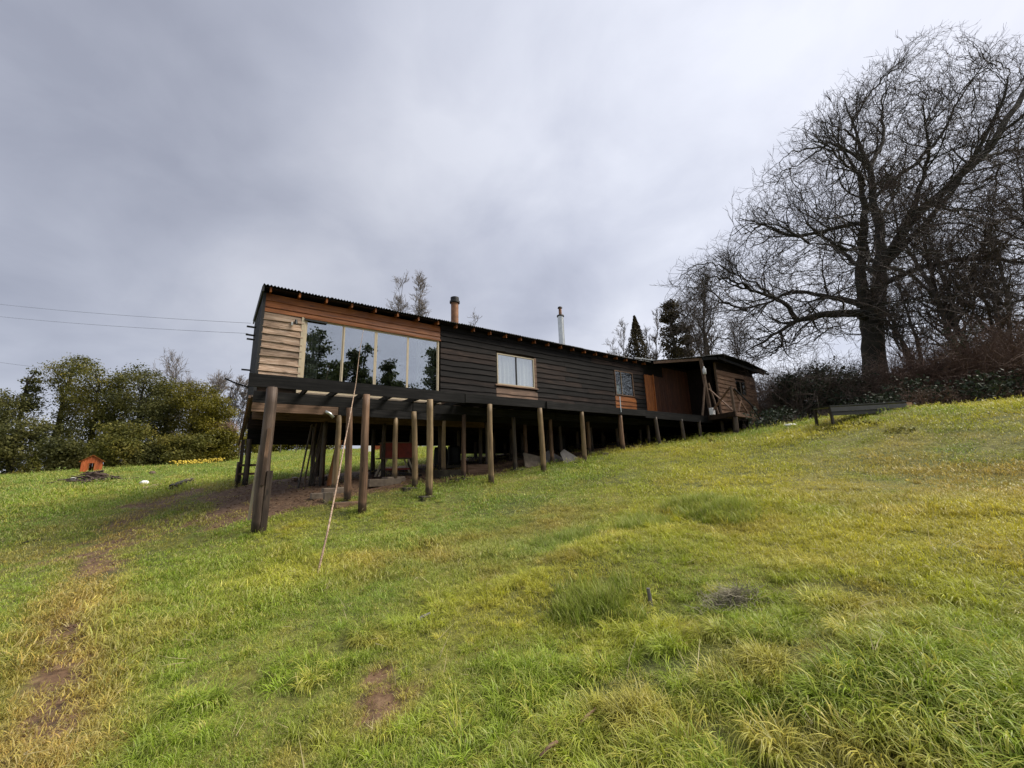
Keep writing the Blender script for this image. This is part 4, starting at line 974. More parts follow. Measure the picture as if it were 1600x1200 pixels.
def leafy(name, base, H, width, seed, label, lm, n=9000, size=.24, trunk=True, group=None, shape='round', cat='tree', bottom=.12, crad=.35, nl=9, bm=None):
    R_ = np.random.RandomState(seed); e = empty(name, tuple(base)); tag(e, label, cat, group)
    lobes = []
    w = width/2
    if shape == 'round':
        for i in range(nl):
            z = H*(bottom+(1-bottom)*(i+.5)/nl); env_ = math.sin(math.pi*min(1, .18+.8*(1-z/H)))**.6 if z > H*.3 else .9
            for k_ in range(2):
                a = R_.uniform(0, 6.28); q = R_.uniform(.2, .62)*w*env_; rr = w*R_.uniform(.30, .52)*max(.35, env_)
                lobes.append((math.cos(a)*q, math.sin(a)*q*.8, min(z, H-rr*.6), rr, rr, rr*R_.uniform(.5, .8)))
    elif shape == 'cone':
        for i in range(nl*2):
            t = i/(nl*2); z = H*(bottom+(1-bottom)*t); q = w*(1-t)*.62+.05
            for k_ in range(3):
                a = R_.uniform(0, 6.28); lobes.append((math.cos(a)*q*.7, math.sin(a)*q*.7, z, q*.62+.08, q*.62+.08, H/nl*.22))
    elif shape == 'layer':   # spreading boughs in flat tiers, as on an old pine
        for i in range(nl):
            t = i/nl; z = H*(.25+.75*t)
            for k_ in range(3):
                a = R_.uniform(0, 6.28); q = w*R_.uniform(.3, .9)*(1.05-t*.75); lobes.append((math.cos(a)*q, math.sin(a)*q, z+R_.uniform(-.3, .3), w*.30*(1.1-.6*t), w*.30*(1.1-.6*t), H*.035))
    if trunk:
        pts = [(0, 0, -.3), (R_.normal()*.1, R_.normal()*.1, H*.4), (R_.normal()*.15, R_.normal()*.15, H*.93)]
        P_, r_ = resample(pts, [H*.022+.04, H*.016+.02, .03], 10, R_, .03); pl = [tubes(P_[None], r_[None], 8)]
        for lb in lobes:
            q = np.array([P_[np.argmin(np.abs(P_[:, 2]-lb[2]*.85))], [lb[0], lb[1], lb[2]]]); PP, rr = resample(q, [.05+H*.004, .02], 5, R_, .05); pl.append(tubes(PP[None], rr[None], 4))
        V, Fc = join(pl); mesh_obj('trunk', np_mesh('trunk', V, Fc, True), bm or M['bark'], e)
    if shape == 'cone':
        t_ = R_.random(n)**1.25; tier = (t_*nl*1.6+R_.normal(size=n)*.06) % 1.0; rr_ = w*(1-t_)*(.55+.45*tier**.5)*(.35+.65*R_.random(n)**.5)+.03; a_ = R_.uniform(0, 6.28, n)
        lob_ = 1+.25*np.sin(a_*3+t_*9)+.15*np.sin(a_*7+t_*23); c_ = np.stack([np.cos(a_)*rr_*lob_, np.sin(a_)*rr_*lob_, H*(bottom+(1-bottom)*t_)-rr_*.25], 1)
        nm_ = unit(R_.normal(size=(n, 3))+np.array([0, 0, .8])); aa_ = unit(np.cross(nm_, R_.normal(size=(n, 3)))); bb2 = np.cross(nm_, aa_); ss_ = (size*R_.uniform(.5, 1.3, n))[:, None]
        V = np.stack([c_-aa_*ss_*.5, c_+bb2*ss_*.25, c_+aa_*ss_*.5, c_-bb2*ss_*.25], 1).reshape(-1, 3); Fc = np.arange(n*4).reshape(-1, 4)
    else:
        V, Fc = leaves(lobes, n, size, R_, crad=crad)
    q = mesh_obj('crown', np_mesh('crown', V, Fc), lm, e); q['kind'] = 'stuff'
    return e
def lt(name, px, top, wpx, Y, seed, label, lm, **k):
    b_ = gbase(px, Y, (top+700)/2); return leafy(name, b_, height_at(px, top, Y, b_), wpx/F*Y*1.02, seed, label, lm, **k)
G = 'evergreens behind the dog kennel'
D_, O_, Y_ = M['leaf_dark'], M['leaf_olive'], M['leaf_yellow']
for a in ((-40, 620, 130, 34, 71, 'dark evergreen cut by the left edge of the view', D_), (12, 612, 100, 36, 72, 'dark bushy evergreen at the left edge, lower than its neighbours', D_),
          (98, 556, 92, 38, 73, 'tallest olive evergreen, topped by a thin ragged crown, left of the kennel', O_), (148, 572, 92, 37, 74, 'olive evergreen straight above the kennel', O_),
          (182, 588, 84, 38, 75, 'olive evergreen next right of the one above the kennel', O_), (222, 572, 92, 36, 76, 'dark flat-topped cypress-like tree in the middle of the belt', D_),
          (262, 596, 84, 38, 77, 'olive evergreen right of the flat-topped dark tree', O_), (300, 600, 84, 37, 78, 'yellow-green evergreen second from the right end of the belt', Y_),
          (332, 622, 66, 36, 79, 'yellow-green rounded tree at the right end of the belt', Y_)):
    lt('evergreen_tree', a[0], a[1], a[2], a[3], a[4], a[5], a[6], n=13500, size=.16, group=G, crad=.32)
lt('slender_tree', 38, 576, 34, 37, 81, 'slender small-leaved tree standing above the belt near the left edge', D_, n=1800, size=.2, bottom=.6, crad=.25, nl=5)
for a in ((30, 655, 120, 31.5, 82, 'broad dark bush at the left edge below the trees', D_), (105, 690, 84, 32, 83, 'dark bush just left of the kennel', D_), (185, 660, 100, 31.5, 84, 'olive bush just right of the kennel', O_),
          (240, 690, 80, 32.5, 85, 'dark green bush above the small sapling', D_), (290, 680, 80, 33, 86, 'olive bush behind the daffodils', O_), (345, 672, 60, 35, 87, 'yellow-green bush next to the gable end', Y_)):
    lt('evergreen_bush', a[0], a[1], a[2], a[3], a[4], a[5], a[6], n=9000, size=.18, group='bushes at the foot of the evergreens', cat='bush', bottom=.05, crad=.3, nl=6)
lt('sapling', 55, 707, 34, 29.5, 88, 'small light green conifer sapling at the left, in front of the trees', O_, n=1800, size=.14, shape='cone', bottom=.05, crad=.10, nl=5)
lt('sapling', 193, 717, 24, 29.0, 89, 'tiny thin conifer sapling right of the kennel', O_, n=700, size=.13, shape='cone', bottom=.05, crad=.08, nl=5)
# olive hedge seen beneath the cabin
for i, (px, top, w_) in enumerate(((405, 672, 80), (455, 676, 80), (500, 680, 70))):
    lt('hedge_bush', px, top, w_, 56, 92+i, 'yellowish hedge bush seen under the cabin floor, %s' % ('beside the gable end', 'in the middle of the gap', 'next to the dark planks')[i], Y_ if i < 2 else O_, n=4000, size=.3, group='hedge seen under the cabin', cat='bush', bottom=.02, nl=4)
lt('conifer', 1001, 493, 120, 48, 101, 'small pointed dark conifer behind the end of the roof', M['leaf_brown'], n=15000, size=.26, shape='cone', bottom=.1, crad=.16, nl=10)
lt('conifer', 1060, 470, 62, 44, 102, 'broad brown-green conifer behind the porch roof', M['leaf_brown'], n=9500, size=.26, bottom=.2, crad=.25, nl=9)
lt('conifer', 1083, 505, 30, 45, 103, 'narrow brown-green conifer stuck to the right of the broad one', M['leaf_brown'], n=4000, size=.26, bottom=.2, crad=.25, nl=7)

# ---- brush along the crest on the right
def brush(name, px0, px1, top, Y, seed, label, mat, n, hfac=1.0, leafm=None, nleaf=0, r=.010, arch=.12, thick=2.0):
    R_ = np.random.RandomState(seed); pc = (px0+px1)/2; b0 = gbase(pc, Y); e = empty(name, b0); tag(e, label, 'bush')
    x0 = gbase(px0, Y)[0]; x1 = gbase(px1, Y)[0]; H = height_at(pc, top, Y, b0)*1.22
    x = R_.uniform(x0, x1, n); y = Y+R_.uniform(-thick/2, thick/2, n); z = gz(x, y)-.05
    o = np.stack([x, y, z], 1); d = unit(np.stack([R_.normal(size=n)*.35, R_.normal(size=n)*.35, np.ones(n)], 1))
    f = .55+.45*fbm(x, y, 1.3, seed, 2)*1.3
    A, AR = grow(o, d, H*R_.uniform(.6, 1.05, n)*f*hfac, np.full(n, r*1.5), r*.5, 7, R_, arch, -.03)
    o, d, rr, t, _ = spawn(A, AR, 7, R_, .15, 1, (25, 75), .2); B, BR = grow(o, d, H*R_.uniform(.1, .34, len(o)), np.full(len(o), r*.7), r*.4, 3, R_, .2, -.02)
    o, d, rr, t, _ = spawn(B, BR, 2, R_, .2, 1, (25, 70), .2); D, DR = grow(o, d, H*R_.uniform(.06, .16, len(o)), np.full(len(o), r*.55), r*.4, 1, R_, .15, 0)
    V, Fc = join([tubes(A, AR, 3), tubes(B, BR, 3), tubes(D, DR, 3)]); V = V-np.array(b0)
    q = mesh_obj('stems', np_mesh('stems', V, Fc), mat, e); q['kind'] = 'stuff'
    if nleaf:
        lob = []
        for i in range(int(abs(x1-x0)*2.2)+3):
            xx = R_.uniform(x0, x1); yy = Y+R_.uniform(-thick/2, thick/2); hh = H*R_.uniform(.25, .85); rr = R_.uniform(.4, .8)
            lob.append((xx-b0[0], yy-b0[1], gz1(xx, yy)-b0[2]+hh, rr, rr, rr*.8))
        V, Fc = leaves(lob, nleaf, .12, R_, crad=.16, shell=.2); q = mesh_obj('foliage', np_mesh('foliage', V, Fc), leafm, e); q['kind'] = 'stuff'
    return e
BR_, BP = M['bramble'], M['bramble_pale']
brush('bramble_thicket', 1172, 1250, 578, 25, 201, 'pale brown leafless thicket just right of the porch', BP, 230, r=.012)
lt('evergreen_bush', 1288, 572, 122, 20.5, 202, 'dark glossy evergreen bush left of the huge trunk, behind the low bench', M['leaf_gloss'], n=11000, size=.12, cat='bush', bottom=.02, crad=.42, nl=5)
brush('bare_thicket', 1228, 1350, 556, 20.8, 222, 'bare brown twigs standing up through the glossy evergreen bush', M['twig_brown'], 230, r=.010, thick=1.6)
lt('evergreen_bush', 1238, 590, 60, 21.0, 212, 'small dark evergreen bush between the pale thicket and the big glossy bush', M['leaf_gloss'], n=5000, size=.13, cat='bush', bottom=.02, crad=.2, nl=4)
brush('ivy_bush', 1340, 1445, 585, 20.5, 203, 'dark evergreen undergrowth in front of the huge trunk', M['twig'], 150, leafm=M['leaf_gloss'], nleaf=9000, r=.010)
brush('bramble_thicket', 1425, 1540, 535, 19, 204, 'red-brown bramble thicket below the slender bare tree', BR_, 440, r=.010)
brush('bramble_thicket', 1520, 1690, 510, 17.5, 205, 'red-brown bramble thicket at the right edge, tallest of the brambles', BR_, 580, r=.010, leafm=M['leaf_gloss'], nleaf=1500)
brush('bramble_thicket', 1180, 1440, 640, 17.0, 206, 'low dark tangle along the foot of the hedge behind the bench', M['twig_brown'], 300, r=.009, leafm=M['leaf_gloss'], nleaf=5000, thick=1.5)
brush('bramble_thicket', 1430, 1700, 600, 16.0, 207, 'low dark brown tangle along the crest at the right', BR_, 360, r=.009, leafm=M['leaf_gloss'], nleaf=5000, thick=1.6)
# ---- trees behind the viewer, mirrored in the big window
def wt(u, v, H, width, seed, label, shape='layer', n=8000):
    p = W(u, v); leafy('pine_tree' if shape == 'layer' else 'broad_tree', (p.x, p.y, gz1(p.x, p.y)), H, width, seed, label, M['needle'], n=n, size=.28, shape=shape, group='trees mirrored in the big window', crad=.28, nl=9)
wt(6.0, -15.5, 14.2, 4.6, 301, 'tall dark pine mirrored in the leftmost pane of the big window')
wt(10.2, -15.5, 12.6, 4.4, 302, 'spreading dark pine mirrored in the second pane of the big window')
wt(8.0, -14, 11.0, 4.5, 305, 'lower dark pine between the two mirrored in the left panes')
wt(7.0, -16.5, 10.4, 7.5, 306, 'broad rounded tree filling the lower left of the mirrored view', 'round', 9000)
wt(14.5, -17, 8.6, 7.0, 307, 'low rounded tree along the foot of the mirrored view in the right panes', 'round', 8000)
wt(13.4, -16, 11.2, 3.6, 303, 'low dark pine mirrored in the third pane of the big window')
wt(17.6, -14.5, 12.6, 3.0, 304, 'dark pine mirrored in the rightmost pane of the big window')
# ------------------------------------------------------------------ grass
def blade_mesh(name, nb, spread, hmin, hmax, w, arch, seed, segs=3, radial=0.0, upright=0.0):
    R_ = np.random.RandomState(seed); V = []; Fq = []; T = []
    for i in range(nb):
        a = R_.uniform(0, 6.28); q = spread*math.sqrt(R_.random()); x, y = math.cos(a)*q, math.sin(a)*q
        b_ = a+R_.normal()*.7 if R_.random() < radial else R_.uniform(0, 6.28)
        dx, dy = math.cos(b_), math.sin(b_); h_ = R_.uniform(hmin, hmax); ww = w*R_.uniform(.6, 1.3)
        tilt = R_.uniform(.05, .5)*(1-upright)+.03; bend = arch*R_.uniform(.4, 1.5); tw = R_.uniform(-.6, .6)
        px_, py_ = -dy*math.cos(tw)+dx*math.sin(tw)*.5, dx*math.cos(tw)+dy*math.sin(tw)*.5
        n0 = len(V); cx, cy, cz = x, y, 0.0; an = tilt
        for s in range(segs+1):
            t = s/segs; wd = ww*(1-t**1.6)*.5+ww*.04
            V += [(cx-px_*wd, cy-py_*wd, cz), (cx+px_*wd, cy+py_*wd, cz)]; T += [t, t]
            an += bend/segs*(.4+t*1.2); st = h_/segs; cx += dx*math.sin(an)*st; cy += dy*math.sin(an)*st; cz += math.cos(an)*st
        for s in range(segs): k_ = n0+2*s; Fq.append((k_, k_+1, k_+3, k_+2))
    me = np_mesh(name, V, Fq, True)
    at2 = me.attributes.new('along', 'FLOAT', 'POINT'); at2.data.foreach_set('value', np.array(T, dtype=np.float32))
    return me
mt, nt, N, L, b = new_mat('grass_blades'); o_ = N['Material Output']
ti = N.new('ShaderNodeAttribute'); ti.attribute_type = 'INSTANCER'; ti.attribute_name = 'tint'
al = N.new('ShaderNodeAttribute'); al.attribute_name = 'along'
g = N.new('ShaderNodeNewGeometry')
v1 = N.new('ShaderNodeMapRange'); L.new(al.outputs['Fac'], v1.inputs['Value']); v1.inputs['To Min'].default_value = .85; v1.inputs['To Max'].default_value = 1.08  # blades darken slightly toward the root: shade put into their colour
v2 = N.new('ShaderNodeMapRange'); L.new(g.outputs['Random Per Island'], v2.inputs['Value']); v2.inputs['To Min'].default_value = .6; v2.inputs['To Max'].default_value = 1.4
m1 = N.new('ShaderNodeMath'); m1.operation = 'MULTIPLY'; L.new(v1.outputs[0], m1.inputs[0]); L.new(v2.outputs[0], m1.inputs[1])
sc = N.new('ShaderNodeVectorMath'); sc.operation = 'SCALE'; L.new(ti.outputs['Color'], sc.inputs[0]); L.new(m1.outputs[0], sc.inputs['Scale'])
# some blades are straw
st = N.new('ShaderNodeMath'); st.operation = 'GREATER_THAN'; L.new(g.outputs['Random Per Island'], st.inputs[0]); st.inputs[1].default_value = .90
stw = N.new('ShaderNodeMath'); stw.operation = 'MULTIPLY'; L.new(st.outputs[0], stw.inputs[0]); stw.inputs[1].default_value = .7
mx = N.new('ShaderNodeMix'); mx.data_type = 'RGBA'; L.new(stw.outputs[0], mx.inputs[0]); L.new(sc.outputs[0], mx.inputs[6]); mx.inputs[7].default_value = (.42, .36, .18, 1)
tp = N.new('ShaderNodeMath'); tp.operation = 'POWER'; L.new(al.outputs['Fac'], tp.inputs[0]); tp.inputs[1].default_value = 2.0
tq = N.new('ShaderNodeMath'); tq.operation = 'MULTIPLY'; L.new(tp.outputs[0], tq.inputs[0]); tq.inputs[1].default_value = .5
mx2 = N.new('ShaderNodeMix'); mx2.data_type = 'RGBA'; L.new(tq.outputs[0], mx2.inputs[0]); L.new(mx.outputs[2], mx2.inputs[6]); mx2.inputs[7].default_value = (.60, .62, .17, 1); mx = mx2
L.new(mx.outputs[2], b.inputs['Base Color']); b.inputs['Roughness'].default_value = .42; b.inputs['Specular IOR Level'].default_value = .35
tr = N.new('ShaderNodeBsdfTranslucent'); L.new(mx.outputs[2], tr.inputs['Color'])
ms = N.new('ShaderNodeMixShader'); ms.inputs[0].default_value = .35; L.new(b.outputs[0], ms.inputs[1]); L.new(tr.outputs[0], ms.inputs[2]); L.new(ms.outputs[0], o_.inputs['Surface'])
M['blade'] = mt
def coll(name, meshes):
    c = bpy.data.collections.new(name)
    for i, me in enumerate(meshes):
        me.materials.append(M['blade']); o = bpy.data.objects.new('%s_%02d' % (name, i), me); c.objects.link(o)
    return c
lawn = coll('lawn_tuft', [blade_mesh('lawn_tuft', 46, .13, .03, .08, .0050, 1.8, 400+i) for i in range(5)])
lawnfar = coll('coarse_tuft', [blade_mesh('coarse_tuft', 30, .22, .03, .075, .0105, 1.3, 420+i, 2) for i in range(4)])
longg = coll('long_tuft', [blade_mesh('long_tuft', 70, .07, .10, .24, .0066, 3.2, 440+i, 6, .95) for i in range(5)])
upg = coll('upright_tuft', [blade_mesh('upright_tuft', 60, .11, .11, .22, .0075, .9, 460+i, 4, .5, .8) for i in range(3)])
def gn_scatter(name, label, pts, rot, scl, tint, c):
    me = bpy.data.meshes.new(name); n = len(pts); me.vertices.add(n); me.vertices.foreach_set('co', np.asarray(pts, np.float32).ravel())
    a = me.attributes.new('rot', 'FLOAT_VECTOR', 'POINT'); a.data.foreach_set('vector', np.asarray(rot, np.float32).ravel())
    a = me.attributes.new('scl', 'FLOAT_VECTOR', 'POINT'); a.data.foreach_set('vector', np.asarray(scl, np.float32).ravel())
    a = me.attributes.new('tint', 'FLOAT_COLOR', 'POINT'); a.data.foreach_set('color', np.concatenate([tint, np.ones((n, 1))], 1).astype(np.float32).ravel())
    a = me.attributes.new('idx', 'INT', 'POINT'); a.data.foreach_set('value', np.random.RandomState(1).randint(0, 60, n).astype(np.int32) % len(c.objects))
    me.update(); o = bpy.data.objects.new(name, me); scene.collection.objects.link(o)
    ng = bpy.data.node_groups.new(name, 'GeometryNodeTree')
    ng.interface.new_socket('Geometry', in_out='INPUT', socket_type='NodeSocketGeometry'); ng.interface.new_socket('Geometry', in_out='OUTPUT', socket_type='NodeSocketGeometry')
    N = ng.nodes; L = ng.links; gi = N.new('NodeGroupInput'); go = N.new('NodeGroupOutput')
    m2p = N.new('GeometryNodeMeshToPoints'); L.new(gi.outputs[0], m2p.inputs['Mesh'])
    ci = N.new('GeometryNodeCollectionInfo'); ci.inputs['Collection'].default_value = c; ci.inputs['Separate Children'].default_value = True; ci.inputs['Reset Children'].default_value = True
    iop = N.new('GeometryNodeInstanceOnPoints'); iop.inputs['Pick Instance'].default_value = True
    def na(nm, t): q = N.new('GeometryNodeInputNamedAttribute'); q.data_type = t; q.inputs['Name'].default_value = nm; return q.outputs['Attribute']
    L.new(m2p.outputs[0], iop.inputs['Points']); L.new(ci.outputs[0], iop.inputs['Instance']); L.new(na('idx', 'INT'), iop.inputs['Instance Index'])
    L.new(na('rot', 'FLOAT_VECTOR'), iop.inputs['Rotation']); L.new(na('scl', 'FLOAT_VECTOR'), iop.inputs['Scale']); L.new(iop.outputs[0], go.inputs[0])
    md = o.modifiers.new('scatter', 'NODES'); md.node_group = ng
    tag(o, label, 'grass', kind='stuff'); return o
RG = np.random.RandomState(5)
GREEN = np.array([.225, .330, .022]); BLUEG = np.array([.18, .31, .055]); YEL = np.array([.50, .46, .026]); TAN = np.array([.46, .32, .085]); OLIVE = np.array([.15, .165, .03])
tanc = [(tuple(at(px, py)[:2]), r) for px, py, r in ((1500, 770, 2.4), (1560, 745, 3), (1420, 745, 1.6), (850, 812, 1.2), (700, 870, .7), (620, 1090, .45), (1380, 960, .4), (560, 880, .6))]
yelc = [(tuple(at(px, py)[:2]), r) for px, py, r in ((1010, 825, .55), (1060, 800, .45), (940, 900, .35), (1040, 990, .25), (950, 1010, .22), (1330, 860, 1.2), (1200, 760, 2), (1100, 720, 2.5), (460, 900, 1.0))]
def tint_of(x, y):
    n1 = fbm(x, y, 2.4, 31, 3); n2 = fbm(x, y, .7, 41, 3); n3 = fbm(x, y, 7, 51, 2)
    az = np.degrees(np.arctan2(x, y))
    t = GREEN[None]*np.ones((len(x), 1)); k_ = np.clip((n1-.42)*3.2+(az-8)/95, 0, 1)[:, None]; t = t*(1-k_)+YEL*k_
    k_ = np.clip((.48-n3)*4-az/60, 0, .8)[:, None]*.7; t = t*(1-k_)+BLUEG*k_
    k_ = np.clip((n2-.60)*3.5, 0, .55)[:, None]; t = t*(1-k_)+TAN*k_
    for (cx, cy), r in tanc: k_ = (np.exp(-((x-cx)**2+(y-cy)**2)/r**2)*np.clip((n2-.25)*3, 0, .75))[:, None]; t = t*(1-k_)+TAN*k_
    for (cx, cy), r in yelc: k_ = (np.exp(-((x-cx)**2+(y-cy)**2)/r**2)*.6)[:, None]; t = t*(1-k_)+YEL*1.1*k_
    k_ = (np.clip(1.5-seg_dist(x, y, PATH)/.42, 0, 1)*.7*np.clip((n2-.15)*3, .3, 1))[:, None]; t = t*(1-k_)+np.array([.46, .27, .085])*k_
    dm_ = dirt_mask(x, y); k_ = np.clip(dm_*1.2, 0, .6)[:, None]; t = t*(1-k_)+TAN*k_
    q_ = (RG.random(len(x)) < .16)[:, None]*.55; t = t*(1-q_)+np.array([.62, .52, .11])*q_
    return t*(.80+.55*RG.random(len(x)))[:, None], dm_
longc = [(tuple(at(px, py)[:2]), r, s_) for px, py, r, s_ in ((930, 960, .30, 1), (1000, 980, .35, .8), (1130, 800, .55, 1), (1030, 830, .5, .8), (900, 860, .4, .6), (800, 920, .35, .5), (560, 1010, .28, .9), (500, 1050, .28, .9), (450, 1080, .26, .9), (330, 1090, .28, .9), (620, 985, .25, .6), (690, 945, .25, .5),
         (60, 1060, .35, .6), (850, 1080, .5, .8), (950, 1120, .5, .8), (1050, 1050, .5, .7), (1150, 1000, .4, .7), (1250, 1080, .5, .8), (1350, 1130, .5, .8), (1480, 1080, .5, .9), (1560, 1150, .4, .9), (1420, 1000, .5, .6), (1300, 930, .45, .7), (1220, 880, .45, .4), (1560, 960, .5, .5), (740, 1130, .4, .5), (330, 1130, .25, .6), (240, 1160, .25, .5),
         (430, 800, .5, .35), (480, 820, .5, .3), (620, 800, .5, .3), (800, 760, .6, .3), (1000, 1170, .5, .9), (1150, 1150, .5, .9), (1190, 700, 1, .35), (1300, 690, 1.2, .35), (1480, 1180, .5, .9))]
def long_mask(x, y):
    s = np.zeros(len(x))
    for (cx, cy), r, w_ in longc: s = np.maximum(s, w_*np.exp(-((x-cx)**2+(y-cy)**2)/r**2))
    return s
def polar(n, r0, r1, pw, half=62):
    """points with density ~ r^-pw per square metre in a wedge ahead"""
    u_ = RG.random(n); e = 2-pw
    r = (r0**e+(r1**e-r0**e)*u_)**(1/e) if abs(e) > 1e-6 else r0*(r1/r0)**u_
    a = np.radians(RG.uniform(-half, half, n)); return r*np.sin(a), r*np.cos(a), r
def make(name, label, n, r0, r1, pw, c, s0, keepf, sfun=None, tmul=1.0, half=62):
    x, y, r = polar(n, r0, r1, pw, half); t, dm_ = tint_of(x, y)
    ok = keepf(x, y, r, dm_); x, y, r, t = x[ok], y[ok], r[ok], t[ok]; n_ = len(x)
    if name == 'upright_grass': t = t*.25+np.array([.12, .20, .022])
    s = s0*RG.uniform(.7, 1.35, n_)*(sfun(x, y, r) if sfun else 1)
    z = gz(x, y)-.006
    rot = np.stack([RG.normal(size=n_)*.2, RG.normal(size=n_)*.2, RG.uniform(0, 6.28, n_)], 1)
    print(name, n_)
    return gn_scatter(name, label, np.stack([x, y, z], 1), rot, np.stack([s, s, s*RG.uniform(.75, 1.2, n_)], 1), t*tmul, c)
hgt = lambda x, y: .55+.9*fbm(x, y, .55, 77, 2)*np.clip(fbm(x, y, 2.1, 78, 2)*2.0-.2, .4, 1.3)
pd = lambda dm_, k_=1.0: RG.random(len(dm_)) > np.clip(dm_*1.25-.05, 0, .97)*k_
make('lawn_grass', 'short cropped grass covering the near slope', 36000, .9, 9, 1.15, lawn, 1.0, lambda x, y, r, d_: pd(d_) & (RG.random(len(x)) > .75*np.clip(long_mask(x, y)*1.5, 0, 1)*np.clip((.47-fbm(x, y, .34, 91, 2))*7, 0, 1)), lambda x, y, r: hgt(x, y)*np.clip(r/5, .85, 1.4))
make('meadow_grass', 'grass covering the middle and far slope', 80000, 8.5, 62, 1.45, lawnfar, 1.0, lambda x, y, r, d_: pd(d_), lambda x, y, r: hgt(x, y)*np.clip(r/11, .9, 1.9), 1.0, 58)
make('long_grass', 'long arching grass tussocks on the hummocks', 24000, 1.2, 11, .9, longg, .85, lambda x, y, r, d_: (RG.random(len(x)) < (long_mask(x, y)*1.3+.10)*np.clip((fbm(x, y, .34, 91, 2)-.40)*6, 0, 1)) & pd(d_), lambda x, y, r: .7+.4*long_mask(x, y), 1.05)
def upk(x, y, r, d_):
    s = np.zeros(len(x))
    for px, py, rr in ((915, 945, .22), (960, 945, .20), (1135, 800, .3), (880, 850, .25), (1010, 822, .3), (1080, 790, .3)):
        p = at(px, py); s = np.maximum(s, np.exp(-((x-p.x)**2+(y-p.y)**2)/rr**2))
    return RG.random(len(x)) < s*1.1
make('upright_grass', 'darker upright grass clumps on the hummocks', 30000, 2.2, 9.5, .6, upg, .85, upk, None, .85)

straw = coll('straw_litter', [blade_mesh('straw_litter', 2, .12, .08, .20, .0045, .4, 480+i, 3) for i in range(4)])
x, y, r = polar(900, 1.2, 12, .9); n_ = len(x); rot = np.stack([RG.normal(size=n_)*1.3, RG.normal(size=n_)*1.3, RG.uniform(0, 6.28, n_)], 1)
gn_scatter('straw_litter', 'scattered pale dry stalks lying on the grass', np.stack([x, y, gz(x, y)+.045], 1), rot, np.ones((n_, 3))*RG.uniform(.6, 1.2, n_)[:, None], np.tile([.62, .52, .30], (n_, 1)), straw)['category'] = 'straw'

pp = []
for u_, v_ in [(a_[0], AV) for a_ in Aposts]+[(q_, BV) for q_ in (2.62, 4.45, 6.12, 8.07, 9.75, 11.71, 13.6, 15.56)]+[(18.4, 8.72), (20.3, 8.95)]:
    w_ = W(u_, v_)
    for i_ in range(16):
        a_ = RG.uniform(0, 6.28); q_ = .10+abs(RG.normal())*.12; pp.append((w_.x+math.cos(a_)*q_, w_.y+math.sin(a_)*q_))
pp = np.array(pp); n_ = len(pp); t_, _d = tint_of(pp[:, 0], pp[:, 1])
gn_scatter('foot_grass', 'longer grass growing round the feet of the stilts', np.stack([pp[:, 0], pp[:, 1], gz(pp[:, 0], pp[:, 1])-.01], 1), np.stack([RG.normal(size=n_)*.2, RG.normal(size=n_)*.2, RG.uniform(0, 6.28, n_)], 1), np.ones((n_, 3))*RG.uniform(.6, 1.15, n_)[:, None], t_, longg)
# clods and small stones on the bare soil
x, y, r = polar(26000, 1.5, 17, 1.1); dm_ = dirt_mask(x, y); ok = RG.random(len(x)) < np.clip((dm_-.45)*1.2, 0, .8); x, y, r = x[ok][:2600], y[ok][:2600], r[ok][:2600]; n_ = len(x)
oc = np.array([[1, 0, 0], [0, 1, 0], [-1, 0, 0], [0, -1, 0], [0, 0, .7], [0, 0, -.4]], float); s_ = (RG.uniform(.006, .022, n_)*np.clip(r/5, .7, 1.8))[:, None, None]
V = (oc[None]*(1+RG.normal(size=(n_, 6, 3))*.25))*s_+np.stack([x, y, gz(x, y)+.003], 1)[:, None, :]
fc = np.array([[0, 1, 4], [1, 2, 4], [2, 3, 4], [3, 0, 4], [1, 0, 5], [2, 1, 5], [3, 2, 5], [0, 3, 5]]); Fc = (fc[None]+np.arange(n_)[:, None, None]*6).reshape(-1, 3)
tag(mesh_obj('soil_clods', np_mesh('soil_clods', V.reshape(-1, 3), Fc), plain('crumbly_soil', (.13, .075, .042), .95, 0, .5, 9, 0)), 'crumbs of soil and small stones on the bare patches', 'soil', kind='stuff')
# ------------------------------------------------------------------ objects
rnd = random.Random(99)
def on_ground(px, py, Y=None):
    if Y is None: return at(px, py)
    d = ray(px, py); x = d[0]/d[1]*Y; return Vector((x, Y, gz1(x, Y)))
orange = wood('orange_board', [(0.22, 0.045, 0.012), (0.42, 0.10, 0.025), (0.52, 0.15, 0.05)], 0.6, 2, 1, .15)
stick = wood('grey_brown_stick', [(0.035, 0.022, 0.018), (0.09, 0.06, 0.048), (0.19, 0.14, 0.11)], .85, 0, 1, .4)
greyish = plain('dark_grey_sheeting', (.030, .031, .032), .5, 0, .3, 4, .2)
# dog kennel
p = on_ground(142, 736, 25.5); k = empty('dog_kennel', p, math.radians(44)); tag(k, 'small orange wooden dog kennel with a gabled roof and dark doorway', 'dog kennel')
w2, dd, he, hr = .46, .8, .68, 1.02
def gable_front(y, cut):
    b = MB(); xs = [-w2+i*w2*2/8 for i in range(9)]
    for i in range(8):
        a, c = xs[i]+.004, xs[i+1]-.004; za = he+(hr-he)*(1-abs(a)/w2); zc = he+(hr-he)*(1-abs(c)/w2); z0 = .54 if cut and abs((a+c)/2) < .16 else .02
        bb_ = MB(); bb_.quadbox([(a, y, z0), (c, y, z0), (c, y+.02, z0), (a, y+.02, z0), (a, y, za), (c, y, zc), (c, y+.02, zc), (a, y+.02, za)]); bb_.build('wall_board', orange, k)
gable_front(-dd/2, True); gable_front(dd/2, False)
for s in (-1, 1):
    MB().box((s*w2-.01, -dd/2+.02, .02), (s*w2+.01, dd/2, he)).build('side_wall', orange, k)
    MB().bar((s*(w2+.10), 0, he-.06), (0, 0, hr+.015), dd+.2, .025, (0, 0, 1)).build('roof_panel', M['amber'], k)
